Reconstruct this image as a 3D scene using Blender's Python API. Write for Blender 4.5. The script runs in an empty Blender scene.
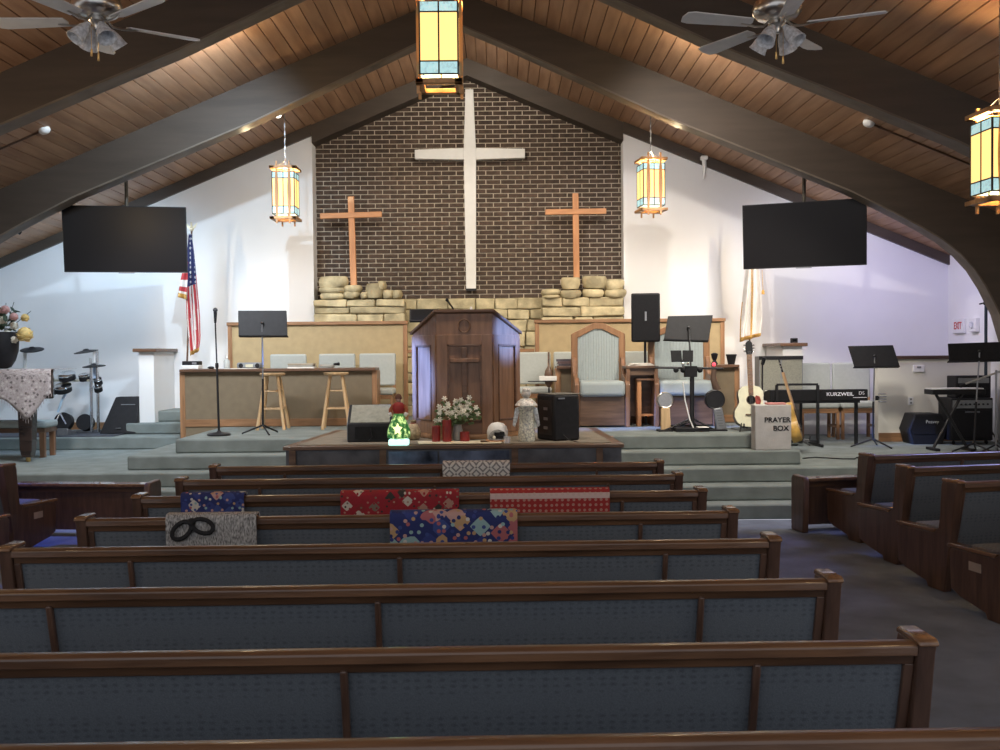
import bpy, math, random
from mathutils import Vector, Matrix
random.seed(7)
S = bpy.context.scene
C = S.collection
PI = math.pi
def R(d): return math.radians(d)

# ------------------------------------------------------------------ camera
F = 980.0
CAM = Vector((0.47, 0.0, 1.8))
PITCH = math.atan(22 / F); ROLL = R(0.5)
cd = bpy.data.cameras.new('camera'); cam = bpy.data.objects.new('camera', cd); C.objects.link(cam)
cd.sensor_width = 36; cd.lens = F / 1000 * 36; cd.clip_end = 100; cd.clip_start = 0.05
cam.matrix_world = Matrix.Translation(CAM) @ Matrix.Rotation(PI / 2 - PITCH, 4, 'X') @ Matrix.Rotation(-ROLL, 4, 'Z')
S.camera = cam
CM = cam.matrix_world.to_3x3()
def at(x, y, Y):
    d = CM @ Vector(((x - 500) / F, (375 - y) / F, -1.0))
    return CAM + d * ((Y - CAM.y) / d.y)
def atz(x, y, z):
    d = CM @ Vector(((x - 500) / F, (375 - y) / F, -1.0))
    return CAM + d * ((z - CAM.z) / d.z)

# ------------------------------------------------------------------ world, lights, exposure
w = bpy.data.worlds.new('world'); S.world = w; w.use_nodes = True
bg = w.node_tree.nodes['Background']; bg.inputs[0].default_value = (0.90, 0.93, 1.0, 1); bg.inputs[1].default_value = 0.55
S.view_settings.view_transform = 'Standard'; S.view_settings.look = 'None'
S.view_settings.gamma = 1; S.view_settings.use_curve_mapping = False
S.view_settings.exposure = 0.55
def spot(loc, target, energy, col, size=60, blend=0.5, radius=0.08):
    l = bpy.data.lights.new('stage_or_fill_spot', 'SPOT'); l.energy = energy; l.color = col
    l.spot_size = R(size); l.spot_blend = blend; l.shadow_soft_size = radius
    o = bpy.data.objects.new('stage_or_fill_spot_light', l); C.objects.link(o); o.location = loc
    o.rotation_euler = (Vector(target) - Vector(loc)).to_track_quat('-Z', 'Y').to_euler()
    return o
def point(loc, energy, col, radius=0.1):
    l = bpy.data.lights.new('lamp_or_spill_light', 'POINT'); l.energy = energy; l.color = col; l.shadow_soft_size = radius
    o = bpy.data.objects.new('lamp_or_spill_light', l); C.objects.link(o); o.location = loc
    return o
WARM = (1.0, 0.80, 0.52)
NEUT = (1.0, 0.93, 0.82)
COOL = (0.74, 0.87, 1.0)
# added broad fill floods, then wall washers on the back of the second truss
spot((-3.7, 9.95, 4.40), (-2.8, 13.0, 0.4), 380, (0.92, 0.95, 1.0), 88, 0.4, 0.25)
spot((0.0, 9.95, 5.70), (0.0, 13.6, 1.6), 330, (1.0, 0.90, 0.78), 84, 0.4, 0.25)
spot((3.7, 9.95, 4.40), (2.8, 13.0, 0.4), 380, NEUT, 88, 0.4, 0.25)
spot((-2.1, 9.95, 5.15), (-5.6, 15.2, 2.0), 430, (0.60, 0.80, 1.0), 96, 1.0, 0.03)
spot((2.1, 9.95, 5.15), (5.2, 15.2, 2.0), 260, (1.0, 0.94, 0.88), 96, 1.0, 0.05)
for sx in (-1, 1):      # added point lights standing in for spill on planks and truss edge
    point((sx * 2.45, 10.55, 4.95), 22, (1.0, 0.76, 0.45), 0.12)
    point((sx * 2.75, 12.76, 4.62), 3, (1.0, 0.82, 0.5), 0.05)
# track floods behind the third truss, plus added fills
spot((-3.0, 12.85, 4.85), (-3.4, 15.0, 1.6), 30, (0.80, 0.90, 1.0), 140, 0.5, 0.2)
spot((-5.1, 13.25, 3.85), (-5.9, 15.2, 1.4), 115, (0.58, 0.78, 1.0), 160, 0.8, 0.35)  # added fill for the left wall, behind the television
spot((5.1, 13.25, 3.85), (5.7, 15.2, 1.4), 85, (0.88, 0.86, 1.0), 160, 0.8, 0.35)  # added fill for the right wall, behind the television
spot((0.0, 12.85, 5.85), (0.0, 15.4, 3.6), 105, (1.0, 0.90, 0.76), 140, 0.5, 0.2)  # added fill aimed at the brick
spot((3.0, 12.85, 4.85), (3.4, 15.0, 1.6), 32, (0.93, 0.93, 1.0), 140, 0.5, 0.2)
# stage floods fixed to the third truss, crossing over the platform
spot((-5.9, 12.95, 3.55), (-2.2, 14.9, 1.9), 85, WARM, 80, 0.7, 0.03)
spot((5.6, 12.95, 3.65), (2.2, 14.9, 1.9), 130, WARM, 80, 0.7, 0.03)
spot((-1.0, 12.85, 5.55), (-0.8, 15.0, 2.2), 32, (1.0, 0.82, 0.42), 60, 0.8, 0.05)
spot((1.0, 12.85, 5.55), (1.0, 15.0, 2.2), 32, (1.0, 0.82, 0.42), 60, 0.8, 0.05)
# blue and violet stage pars at the sides
spot((-6.0, 9.95, 2.9), (-0.60, 11.35, 1.55), 9500, (0.13, 0.30, 1.0), 10, 0.6, 0.06)
spot((6.2, 9.95, 3.0), (0.55, 11.25, 2.0), 6500, (0.13, 0.32, 1.0), 7, 0.8, 0.06)
spot((-6.4, 9.95, 3.3), (-4.2, 9.0, 0.0), 380, (0.14, 0.22, 1.0), 50, 0.8, 0.06)
spot((6.4, 9.95, 3.2), (2.9, 8.7, 0.0), 260, (0.42, 0.46, 1.0), 60, 1.0, 0.7)
spot((5.8, 12.8, 3.35), (6.8, 15.2, 2.3), 42, (0.34, 0.28, 1.0), 90, 0.9, 0.06)

# ------------------------------------------------------------------ materials
MATS = {}
def _base(name):
    m = bpy.data.materials.new(name); m.use_nodes = True
    nt = m.node_tree; b = nt.nodes['Principled BSDF']
    return m, nt, b
def _set(b, k, v):
    if k in b.inputs: b.inputs[k].default_value = v
def c4(c): return (c[0], c[1], c[2], 1)
def mat(name, col, rough=0.55, metal=0.0, var=0.12, scale=6.0, bump=0.0, bscale=60.0, emis=None, es=0.0, alpha=1.0, trans=0.0, coat=0.0, stretch=(1, 1, 1), col2=None, rand=0.0, spec=0.5):
    if name in MATS: return MATS[name]
    m, nt, b = _base(name); N = nt.nodes; L = nt.links
    _set(b, 'Specular IOR Level', spec); _set(b, 'Roughness', rough); _set(b, 'Metallic', metal); _set(b, 'Alpha', alpha); _set(b, 'Transmission Weight', trans); _set(b, 'Coat Weight', coat)
    tc = N.new('ShaderNodeTexCoord'); mp = N.new('ShaderNodeMapping'); mp.inputs['Scale'].default_value = stretch
    L.new(tc.outputs['Object'], mp.inputs['Vector'])
    vec = mp.outputs['Vector']
    oi = None
    if rand:
        oi = N.new('ShaderNodeObjectInfo'); ad = N.new('ShaderNodeVectorMath'); ad.operation = 'ADD'
        mu = N.new('ShaderNodeVectorMath'); mu.operation = 'SCALE'; mu.inputs[0].default_value = (37, 19, 53)
        L.new(oi.outputs['Random'], mu.inputs['Scale']); L.new(vec, ad.inputs[0]); L.new(mu.outputs[0], ad.inputs[1]); vec = ad.outputs[0]
    nz = N.new('ShaderNodeTexNoise'); nz.inputs['Scale'].default_value = scale; nz.inputs['Detail'].default_value = 5
    L.new(vec, nz.inputs['Vector'])
    rp = N.new('ShaderNodeValToRGB'); e = rp.color_ramp.elements
    a = tuple(max(0, x * (1 - var * 1.6)) for x in col); d = col2 if col2 else tuple(min(1, x * (1 + var * 1.6)) for x in col)
    e[0].position = 0.32; e[1].position = 0.68; e[0].color = c4(a); e[1].color = c4(d)
    L.new(nz.outputs['Fac'], rp.inputs['Fac'])
    out = rp.outputs['Color']
    if rand:
        hs = N.new('ShaderNodeHueSaturation'); mr = N.new('ShaderNodeMapRange')
        mr.inputs['To Min'].default_value = 1 - rand; mr.inputs['To Max'].default_value = 1 + rand
        L.new(oi.outputs['Random'], mr.inputs['Value']); L.new(mr.outputs[0], hs.inputs['Value']); L.new(out, hs.inputs['Color']); out = hs.outputs['Color']
    L.new(out, b.inputs['Base Color'])
    if bump:
        n2 = N.new('ShaderNodeTexNoise'); n2.inputs['Scale'].default_value = bscale; n2.inputs['Detail'].default_value = 3
        L.new(vec, n2.inputs['Vector'])
        bp = N.new('ShaderNodeBump'); bp.inputs['Strength'].default_value = bump; bp.inputs['Distance'].default_value = 0.01
        L.new(n2.outputs['Fac'], bp.inputs['Height']); L.new(bp.outputs['Normal'], b.inputs['Normal'])
    if emis:
        _set(b, 'Emission Color', c4(emis)); _set(b, 'Emission Strength', es)
    MATS[name] = m
    return m
def wood(name, dark, light, axis='X', rough=0.42, scale=9.0, rand=0.0, coat=0.1):
    st = {'X': (0.12, 1, 1), 'Y': (1, 0.12, 1), 'Z': (1, 1, 0.12)}[axis]
    mid = tuple((a + b) / 2 for a, b in zip(dark, light))
    m = mat(name, dark, rough, 0, 0.0, scale, 0.12, 40, stretch=tuple(s * 2.2 for s in st), col2=light, rand=rand, coat=coat)
    return m

pew_wood_x = wood('pew oak along', (0.075, 0.036, 0.019), (0.165, 0.082, 0.042), 'X', 0.33, coat=0.35)
pew_wood_z = wood('pew oak upright', (0.064, 0.033, 0.022), (0.125, 0.066, 0.043), 'Z', 0.38, coat=0.25)
pew_cap = wood('pew oak cap', (0.11, 0.054, 0.028), (0.22, 0.115, 0.06), 'Y', 0.25, coat=0.5)
plank_wood = wood('ceiling plank wood', (0.26, 0.14, 0.078), (0.38, 0.225, 0.132), 'Y', 0.5, 5.0, rand=0.13, coat=0.05)
beam_wood = wood('beam dark wood', (0.050, 0.036, 0.026), (0.066, 0.048, 0.035), 'X', 0.6, 5.0)
trim_wood = wood('honey oak trim', (0.20, 0.10, 0.045), (0.36, 0.19, 0.09), 'X', 0.45)
trim_wood_z = wood('honey oak upright', (0.22, 0.11, 0.05), (0.38, 0.20, 0.095), 'Z', 0.45)
pulpit_wood = wood('pulpit oak', (0.16, 0.078, 0.04), (0.27, 0.14, 0.075), 'Z', 0.4, coat=0.2)
pulpit_dark = wood('pulpit oak dark', (0.085, 0.04, 0.02), (0.15, 0.075, 0.04), 'X', 0.4, coat=0.2)
cross_wood = wood('orange cedar', (0.48, 0.21, 0.085), (0.66, 0.32, 0.14), 'Z', 0.5)
stool_wood = wood('pale pine', (0.50, 0.33, 0.17), (0.68, 0.48, 0.27), 'Z', 0.45)
lantern_wood = wood('lantern maple', (0.42, 0.20, 0.07), (0.62, 0.33, 0.13), 'Z', 0.45)
table_wood = wood('walnut table', (0.09, 0.05, 0.03), (0.17, 0.10, 0.06), 'X', 0.4)
carpet = mat('blue grey carpet', (0.155, 0.18, 0.235), 0.95, 0, 0.12, 3.0, 0.6, 260)
stage_carpet = mat('sage grey carpet', (0.205, 0.235, 0.225), 0.95, 0, 0.10, 4.0, 0.6, 240)
pew_fabric = None
white_wall = mat('white painted wall', (0.80, 0.80, 0.80), 0.75, 0, 0.015, 1.5, 0.08, 130)
cream_wall = mat('cream painted wall', (0.70, 0.68, 0.60), 0.7, 0, 0.02, 1.5, 0.08, 130)
mortar = mat('pale mortar', (0.60, 0.53, 0.43), 0.9, 0, 0.12, 20, 0.3, 150)
brick_m = mat('dark brown brick', (0.085, 0.056, 0.040), 0.85, 0, 0.22, 14, 0.5, 120, rand=0.22)
stone_m = mat('buff limestone', (0.47, 0.40, 0.245), 0.9, 0, 0.22, 5, 0.8, 30, rand=0.16)
stone_dark = mat('stone joint', (0.34, 0.29, 0.18), 0.95, 0, 0.2, 10)
tan_panel = mat('tan burlap panel', (0.44, 0.335, 0.185), 0.85, 0, 0.04, 9, 0.3, 200)
tan_dark = mat('brown burlap desk front', (0.20, 0.155, 0.10), 0.9, 0, 0.04, 9, 0.3, 200)
chair_fabric = mat('pale sage upholstery', (0.42, 0.44, 0.41), 0.85, 0, 0.02, 30, 0.2, 220)
throne_fabric = mat('blue grey upholstery', (0.36, 0.41, 0.41), 0.85, 0, 0.02, 30, 0.2, 220)
black = mat('black plastic', (0.013, 0.013, 0.015), 0.55, 0, 0.1, 20, 0.1, 200, spec=0.25)
black_metal = mat('black metal', (0.02, 0.02, 0.022), 0.38, 0.3, 0.1, 20)
black_cloth = mat('black grille cloth', (0.012, 0.012, 0.014), 0.8, 0, 0.2, 80, 0.3, 300, spec=0.2)
dark_gloss = mat('black gloss', (0.010, 0.009, 0.012), 0.14, 0, 0.05, 5, coat=0.4)
screen_m = mat('dark tv screen', (0.012, 0.011, 0.012), 0.25, 0, 0.02, 2, spec=0.15)
chrome = mat('chrome', (0.75, 0.77, 0.80), 0.18, 1.0, 0.03, 10)
nickel = mat('brushed nickel', (0.58, 0.56, 0.53), 0.28, 1.0, 0.05, 40)
steel = mat('grey steel', (0.33, 0.34, 0.36), 0.35, 0.8, 0.05, 20)
brass = mat('brass', (0.70, 0.46, 0.18), 0.3, 1.0, 0.05, 20)
white_pl = mat('white plastic', (0.78, 0.78, 0.77), 0.5, 0, 0.03, 10)
white_paint = mat('white painted wood', (0.82, 0.82, 0.80), 0.5, 0, 0.02, 10)
paper = mat('white paper', (0.82, 0.80, 0.74), 0.8, 0, 0.03, 10)
grey_pl = mat('grey plastic', (0.20, 0.21, 0.22), 0.5, 0, 0.05, 10)
blade_m = mat('silver fan blade', (0.66, 0.66, 0.66), 0.42, 0.1, 0.04, 10)
frost = mat('frosted ribbed glass', (0.62, 0.64, 0.68), 0.35, 0, 0.2, 40, 0.3, 80)
clear_gl = mat('clear glass', (0.9, 0.92, 0.95), 0.05, 0, 0.0, 5, alpha=0.28)
red_wax = mat('red candle wax', (0.24, 0.018, 0.016), 0.4, 0, 0.1, 10)
leaf_m = mat('green leaf', (0.10, 0.16, 0.06), 0.6, 0, 0.3, 20)
leaf_d = mat('dark green leaf', (0.035, 0.06, 0.035), 0.6, 0, 0.3, 20)
petal_w = mat('white petal', (0.78, 0.76, 0.66), 0.7, 0, 0.06, 30)
petal_y = mat('yellow petal', (0.66, 0.50, 0.20), 0.7, 0, 0.12, 30)
petal_p = mat('pink petal', (0.62, 0.36, 0.34), 0.7, 0, 0.12, 30)
gold_fringe = mat('gold fringe', (0.62, 0.36, 0.09), 0.7, 0, 0.2, 60, 0.5, 200)
flag_red = mat('flag red', (0.48, 0.05, 0.06), 0.8, 0, 0.06, 10)
flag_white = mat('flag white', (0.76, 0.74, 0.70), 0.8, 0, 0.04, 10)
flag_blue = mat('flag blue', (0.035, 0.045, 0.15), 0.8, 0, 0.06, 10)
amber = mat('amber lantern glass', (0.75, 0.48, 0.18), 0.5, 0, 0.05, 6, emis=(1.0, 0.60, 0.20), es=1.05)
blue_gl = mat('blue lantern glass', (0.35, 0.60, 0.66), 0.4, 0, 0.35, 25, emis=(0.45, 0.70, 0.72), es=0.55)
lead = mat('lead came', (0.05, 0.045, 0.04), 0.5, 0.5, 0.1, 20)
bulb_m = mat('glowing bulb', (1, 0.95, 0.8), 0.5, 0, 0.0, 5, emis=(1.0, 0.86, 0.55), es=9.0)
led_m = mat('lit spot lens', (1, 1, 1), 0.4, 0, 0.0, 5, emis=(1.0, 0.95, 0.85), es=6.0)

def pew_fabric_mat():
    m, nt, b = _base('blue grey pew tweed'); N = nt.nodes; L = nt.links
    tc = N.new('ShaderNodeTexCoord'); vo = N.new('ShaderNodeTexVoronoi'); vo.inputs['Scale'].default_value = 26
    mp = N.new('ShaderNodeMapping'); mp.inputs['Scale'].default_value = (1, 1, 1.6)
    L.new(tc.outputs['Object'], mp.inputs['Vector']); L.new(mp.outputs[0], vo.inputs['Vector'])
    vo.inputs['Randomness'].default_value = 0.25
    n = N.new('ShaderNodeTexNoise'); n.inputs['Scale'].default_value = 180; L.new(tc.outputs['Object'], n.inputs['Vector'])
    rp = N.new('ShaderNodeValToRGB'); e = rp.color_ramp.elements
    e[0].position = 0.12; e[0].color = (0.115, 0.132, 0.155, 1); e[1].position = 0.4; e[1].color = (0.165, 0.185, 0.212, 1)
    L.new(vo.outputs['Distance'], rp.inputs['Fac'])
    mx = N.new('ShaderNodeMixRGB'); mx.blend_type = 'MULTIPLY'; mx.inputs['Fac'].default_value = 0.5
    L.new(rp.outputs[0], mx.inputs[1]); L.new(n.outputs['Fac'], mx.inputs[2])
    L.new(mx.outputs[0], b.inputs['Base Color']); b.inputs['Roughness'].default_value = 0.9
    bp = N.new('ShaderNodeBump'); bp.inputs['Strength'].default_value = 0.3; bp.inputs['Distance'].default_value = 0.004
    L.new(n.outputs['Fac'], bp.inputs['Height']); L.new(bp.outputs[0], b.inputs['Normal'])
    return m
pew_fabric = pew_fabric_mat()

def print_fabric(name, ground, cols, scale=14.0, rad=0.42, seed=0.0, stretch=(1, 1, 1)):
    """cloth with scattered printed motifs in several colours"""
    m, nt, b = _base(name); N = nt.nodes; L = nt.links
    tc = N.new('ShaderNodeTexCoord'); mp = N.new('ShaderNodeMapping'); mp.inputs['Location'].default_value = (seed, seed * 1.7, 0); mp.inputs['Scale'].default_value = stretch
    L.new(tc.outputs['UV'], mp.inputs['Vector'])
    cur = None
    for k, (sc, rd) in enumerate(((scale, rad), (scale * 2.3, rad * 0.45))):
        vo = N.new('ShaderNodeTexVoronoi'); vo.voronoi_dimensions = '2D'; vo.inputs['Scale'].default_value = sc; vo.inputs['Randomness'].default_value = 0.75
        if k == 0: vo.distance = 'MINKOWSKI'; vo.inputs['Exponent'].default_value = 1.1
        L.new(mp.outputs[0], vo.inputs['Vector'])
        rp = N.new('ShaderNodeValToRGB'); rp.color_ramp.interpolation = 'CONSTANT'
        e = rp.color_ramp.elements
        while len(e) < len(cols): e.new(0.5)
        for i, cc in enumerate(cols):
            e[i].position = i / len(cols); e[i].color = c4(cc)
        sx = N.new('ShaderNodeSeparateColor'); L.new(vo.outputs['Color'], sx.inputs[0]); L.new(sx.outputs[k], rp.inputs['Fac'])
        lt = N.new('ShaderNodeMath'); lt.operation = 'LESS_THAN'; lt.inputs[1].default_value = rd
        L.new(vo.outputs['Distance'], lt.inputs[0])
        mx = N.new('ShaderNodeMixRGB'); L.new(lt.outputs[0], mx.inputs['Fac']); L.new(rp.outputs[0], mx.inputs[2])
        if cur is None: mx.inputs[1].default_value = c4(ground)
        else: L.new(cur, mx.inputs[1])
        cur = mx.outputs[0]
    L.new(cur, b.inputs['Base Color']); b.inputs['Roughness'].default_value = 0.9
    return m
def lattice_fabric(name):
    m, nt, b = _base(name); N = nt.nodes; L = nt.links
    tc = N.new('ShaderNodeTexCoord'); sp = N.new('ShaderNodeSeparateXYZ'); L.new(tc.outputs['UV'], sp.inputs[0])
    def op(o, a, bb=None):
        n = N.new('ShaderNodeMath'); n.operation = o
        for i, v in enumerate((a, bb)):
            if v is None: continue
            if isinstance(v, (int, float)): n.inputs[i].default_value = v
            else: L.new(v, n.inputs[i])
        return n.outputs[0]
    u = op('MULTIPLY', sp.outputs[0], 8.5); v = op('MULTIPLY', sp.outputs[1], 8.5)
    a = op('ABSOLUTE', op('SUBTRACT', op('FRACT', op('ADD', u, v)), 0.5)); c = op('ABSOLUTE', op('SUBTRACT', op('FRACT', op('SUBTRACT', u, v)), 0.5))
    mxx = op('MAXIMUM', a, c); ring = op('MULTIPLY', op('GREATER_THAN', mxx, 0.22), op('LESS_THAN', mxx, 0.38))
    lines = op('GREATER_THAN', op('MINIMUM', a, c), 0.40)
    f = op('MAXIMUM', ring, lines)
    mx = N.new('ShaderNodeMixRGB'); L.new(f, mx.inputs['Fac']); mx.inputs[1].default_value = (0.74, 0.72, 0.68, 1); mx.inputs[2].default_value = (0.26, 0.25, 0.25, 1)
    L.new(mx.outputs[0], b.inputs['Base Color']); b.inputs['Roughness'].default_value = 0.9
    return m
def nordic_fabric(name):
    m, nt, b = _base(name); N = nt.nodes; L = nt.links
    tc = N.new('ShaderNodeTexCoord'); sp = N.new('ShaderNodeSeparateXYZ'); L.new(tc.outputs['UV'], sp.inputs[0])
    rp = N.new('ShaderNodeValToRGB'); rp.color_ramp.interpolation = 'CONSTANT'; e = rp.color_ramp.elements
    red = (0.36, 0.03, 0.028); dk = (0.22, 0.018, 0.022); wt = (0.66, 0.48, 0.44)
    bands = [(0, dk), (0.10, red), (0.20, wt), (0.24, red), (0.40, dk), (0.58, red), (0.66, wt), (0.70, red), (0.80, (0.55, 0.16, 0.10)), (0.90, red)]
    while len(e) < len(bands): e.new(0.5)
    for i, (p, cc) in enumerate(bands): e[i].position = p; e[i].color = c4(cc)
    L.new(sp.outputs[1], rp.inputs['Fac'])
    vo = N.new('ShaderNodeTexVoronoi'); vo.voronoi_dimensions = '2D'; vo.inputs['Scale'].default_value = 26; vo.inputs['Randomness'].default_value = 0.15; L.new(tc.outputs['UV'], vo.inputs['Vector'])
    lt = N.new('ShaderNodeMath'); lt.operation = 'LESS_THAN'; lt.inputs[1].default_value = 0.27; L.new(vo.outputs['Distance'], lt.inputs[0])
    m2 = N.new('ShaderNodeMath'); m2.operation = 'MULTIPLY'; m2.inputs[1].default_value = 0.55; L.new(lt.outputs[0], m2.inputs[0])
    mx = N.new('ShaderNodeMixRGB'); L.new(m2.outputs[0], mx.inputs['Fac']); L.new(rp.outputs[0], mx.inputs[1]); mx.inputs[2].default_value = (0.58, 0.42, 0.34, 1)
    L.new(mx.outputs[0], b.inputs['Base Color']); b.inputs['Roughness'].default_value = 0.9
    return m
def starry(name):
    m, nt, b = _base(name); N = nt.nodes; L = nt.links
    tc = N.new('ShaderNodeTexCoord'); vo = N.new('ShaderNodeTexVoronoi'); vo.inputs['Scale'].default_value = 14; vo.inputs['Randomness'].default_value = 0.15
    L.new(tc.outputs['Object'], vo.inputs['Vector'])
    lt = N.new('ShaderNodeMath'); lt.operation = 'LESS_THAN'; lt.inputs[1].default_value = 0.30; L.new(vo.outputs['Distance'], lt.inputs[0])
    mx = N.new('ShaderNodeMixRGB'); L.new(lt.outputs[0], mx.inputs['Fac']); mx.inputs[1].default_value = (0.03, 0.04, 0.14, 1); mx.inputs[2].default_value = (0.7, 0.7, 0.7, 1)
    L.new(mx.outputs[0], b.inputs['Base Color']); b.inputs['Roughness'].default_value = 0.85
    return m

# ------------------------------------------------------------------ geometry helpers
class MB:
    def __init__(s): s.v = []; s.f = []; s.uv = None
    def add(s, vs, fs, M=None):
        o = len(s.v)
        s.v += [tuple(M @ Vector(p)) if M else tuple(p) for p in vs]
        s.f += [tuple(i + o for i in f) for f in fs]
        return s
    def box(s, x0, x1, y0, y1, z0, z1, M=None):
        vs = [(x0, y0, z0), (x1, y0, z0), (x1, y1, z0), (x0, y1, z0), (x0, y0, z1), (x1, y0, z1), (x1, y1, z1), (x0, y1, z1)]
        return s.add(vs, [(0, 3, 2, 1), (4, 5, 6, 7), (0, 1, 5, 4), (1, 2, 6, 5), (2, 3, 7, 6), (3, 0, 4, 7)], M)
    def prism(s, poly, axis, a, b, M=None):
        """polygon (counter-clockwise) in the plane normal to axis, extruded from a to b"""
        n = len(poly)
        def P(p, t):
            return {'X': (t, p[0], p[1]), 'Y': (p[0], t, p[1]), 'Z': (p[0], p[1], t)}[axis]
        vs = [P(p, a) for p in poly] + [P(p, b) for p in poly]
        fs = [tuple(range(n))[::-1], tuple(range(n, 2 * n))] + [(i, (i + 1) % n, n + (i + 1) % n, n + i) for i in range(n)]
        return s.add(vs, fs, M)
    def lathe(s, prof, c=(0, 0, 0), n=20, M=None, a0=0.0, a1=2 * PI):
        full = abs(a1 - a0 - 2 * PI) < 1e-6
        k = n if full else n + 1
        vs = []; fs = []
        for r, z in prof:
            for i in range(k):
                a = a0 + (a1 - a0) * i / n
                vs.append((c[0] + r * math.cos(a), c[1] + r * math.sin(a), c[2] + z))
        m = len(prof)
        for j in range(m - 1):
            for i in range(n):
                i2 = (i + 1) % k if full else i + 1
                fs.append((j * k + i, j * k + i2, (j + 1) * k + i2, (j + 1) * k + i))
        if full:
            if prof[0][0] > 1e-5: fs.append(tuple(range(k))[::-1])
            if prof[-1][0] > 1e-5: fs.append(tuple((m - 1) * k + i for i in range(k)))
        return s.add(vs, fs, M)
    def tube(s, pts, r, n=8, M=None, closed=False):
        pts = [Vector(p) for p in pts]; m = len(pts)
        rs = r if isinstance(r, (list, tuple)) else [r] * m
        vs = []; fs = []
        up = Vector((0, 0, 1)); prev = None
        for i, p in enumerate(pts):
            if closed: t = (pts[(i + 1) % m] - pts[i - 1]).normalized()
            else: t = (pts[min(i + 1, m - 1)] - pts[max(i - 1, 0)]).normalized()
            if prev is None:
                u = t.cross(up)
                if u.length < 1e-3: u = t.cross(Vector((1, 0, 0)))
            else: u = prev - t * prev.dot(t)
            u.normalize(); prev = u; q = t.cross(u)
            for k in range(n):
                a = 2 * PI * k / n
                vs.append(p + (u * math.cos(a) + q * math.sin(a)) * rs[i])
        for i in range(m if closed else m - 1):
            j = (i + 1) % m
            for k in range(n):
                fs.append((i * n + k, i * n + (k + 1) % n, j * n + (k + 1) % n, j * n + k))
        if not closed: fs += [tuple(range(n))[::-1], tuple((m - 1) * n + k for k in range(n))]
        return s.add(vs, fs, M)
    def ball(s, c, r, n=10, m=6, M=None):
        sx, sy, sz = r if isinstance(r, (list, tuple)) else (r, r, r)
        vs = [(c[0], c[1], c[2] - sz)]; fs = []
        for j in range(1, m):
            t = -PI / 2 + PI * j / m
            for i in range(n):
                a = 2 * PI * i / n
                vs.append((c[0] + sx * math.cos(t) * math.cos(a), c[1] + sy * math.cos(t) * math.sin(a), c[2] + sz * math.sin(t)))
        vs.append((c[0], c[1], c[2] + sz)); e = len(vs) - 1
        for i in range(n): fs.append((0, 1 + (i + 1) % n, 1 + i))
        for j in range(m - 2):
            for i in range(n):
                a = 1 + j * n; fs.append((a + i, a + (i + 1) % n, a + n + (i + 1) % n, a + n + i))
        a = 1 + (m - 2) * n
        for i in range(n): fs.append((a + i, a + (i + 1) % n, e))
        return s.add(vs, fs, M)
    def mesh(s, name, m=None, smooth=0):
        me = bpy.data.meshes.new(name); me.from_pydata(s.v, [], s.f); me.update()
        if m: me.materials.append(m)
        if smooth:
            me.shade_smooth(); me.set_sharp_from_angle(angle=R(smooth))
        return me
    def build(s, name, m, parent=None, smooth=0, bevel=0.0, seg=2):
        me = s.mesh(name, m, smooth)
        o = bpy.data.objects.new(name, me); C.objects.link(o)
        if parent: o.parent = parent
        if bevel:
            b = o.modifiers.new('bevel', 'BEVEL'); b.width = bevel; b.segments = seg; b.limit_method = 'ANGLE'; b.angle_limit = R(40)
            if not smooth:
                me.shade_smooth(); me.set_sharp_from_angle(angle=R(60))
        return o
def tag(o, label=None, cat=None, group=None, kind=None):
    if label: o['label'] = label
    if cat: o['category'] = cat
    if group: o['group'] = group
    if kind: o['kind'] = kind
    return o
def thing(name, label, cat, loc=(0, 0, 0), rz=0.0, group=None, kind=None):
    o = bpy.data.objects.new(name, None); C.objects.link(o); o.location = loc; o.rotation_euler = (0, 0, rz)
    o.empty_display_size = 0.1
    return tag(o, label, cat, group, kind)
KIDS = {}
def copy_tree(o, parent=None):
    c = o.copy(); C.objects.link(c); c.parent = parent
    for ch in [x for x in C.objects if x.parent == o]: copy_tree(ch, c)
    return c
def TRZ(x, y, z, rz=0, rx=0, ry=0):
    return Matrix.Translation((x, y, z)) @ Matrix.Rotation(rz, 4, 'Z') @ Matrix.Rotation(ry, 4, 'Y') @ Matrix.Rotation(rx, 4, 'X')
def text_mesh(name, txt, size, m, parent, M, ext=0.001, bold=False, sx=1.0):
    cu = bpy.data.curves.new(name, 'FONT'); cu.body = txt; cu.size = size; cu.extrude = ext; cu.align_x = 'CENTER'; cu.align_y = 'CENTER'
    if bold: cu.offset = size * 0.02
    t = bpy.data.objects.new(name + '_tmp', cu); C.objects.link(t)
    bpy.context.view_layer.update()
    me = bpy.data.meshes.new_from_object(t.evaluated_get(bpy.context.evaluated_depsgraph_get()))
    bpy.data.objects.remove(t)
    me.transform(M @ Matrix.Diagonal((sx, 1, 1, 1)))
    me.materials.clear(); me.materials.append(m)
    o = bpy.data.objects.new(name, me); C.objects.link(o); o.parent = parent
    return o
def uvmap(o, uvs):
    me = o.data; l = me.uv_layers.new(name='UVMap')
    for lp in me.loops: l.data[lp.index].uv = uvs[lp.vertex_index]

# ================================================================== STRUCTURE
XW = 7.42; TH = math.atan(5 / 12); RZ = 6.34; SL = 5 / 12
def ceil(x): return RZ - SL * abs(x)
YW = 15.2
def struct(name, mb, m, label=None, cat=None, bevel=0):
    o = mb.build(name, m, None, 0, bevel); tag(o, label, cat, None, 'structure'); return o
struct('floor', MB().box(-XW, XW, -2.0, 10.4, -0.1, 0), carpet, 'blue grey carpeted floor of the nave', 'floor')

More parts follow.
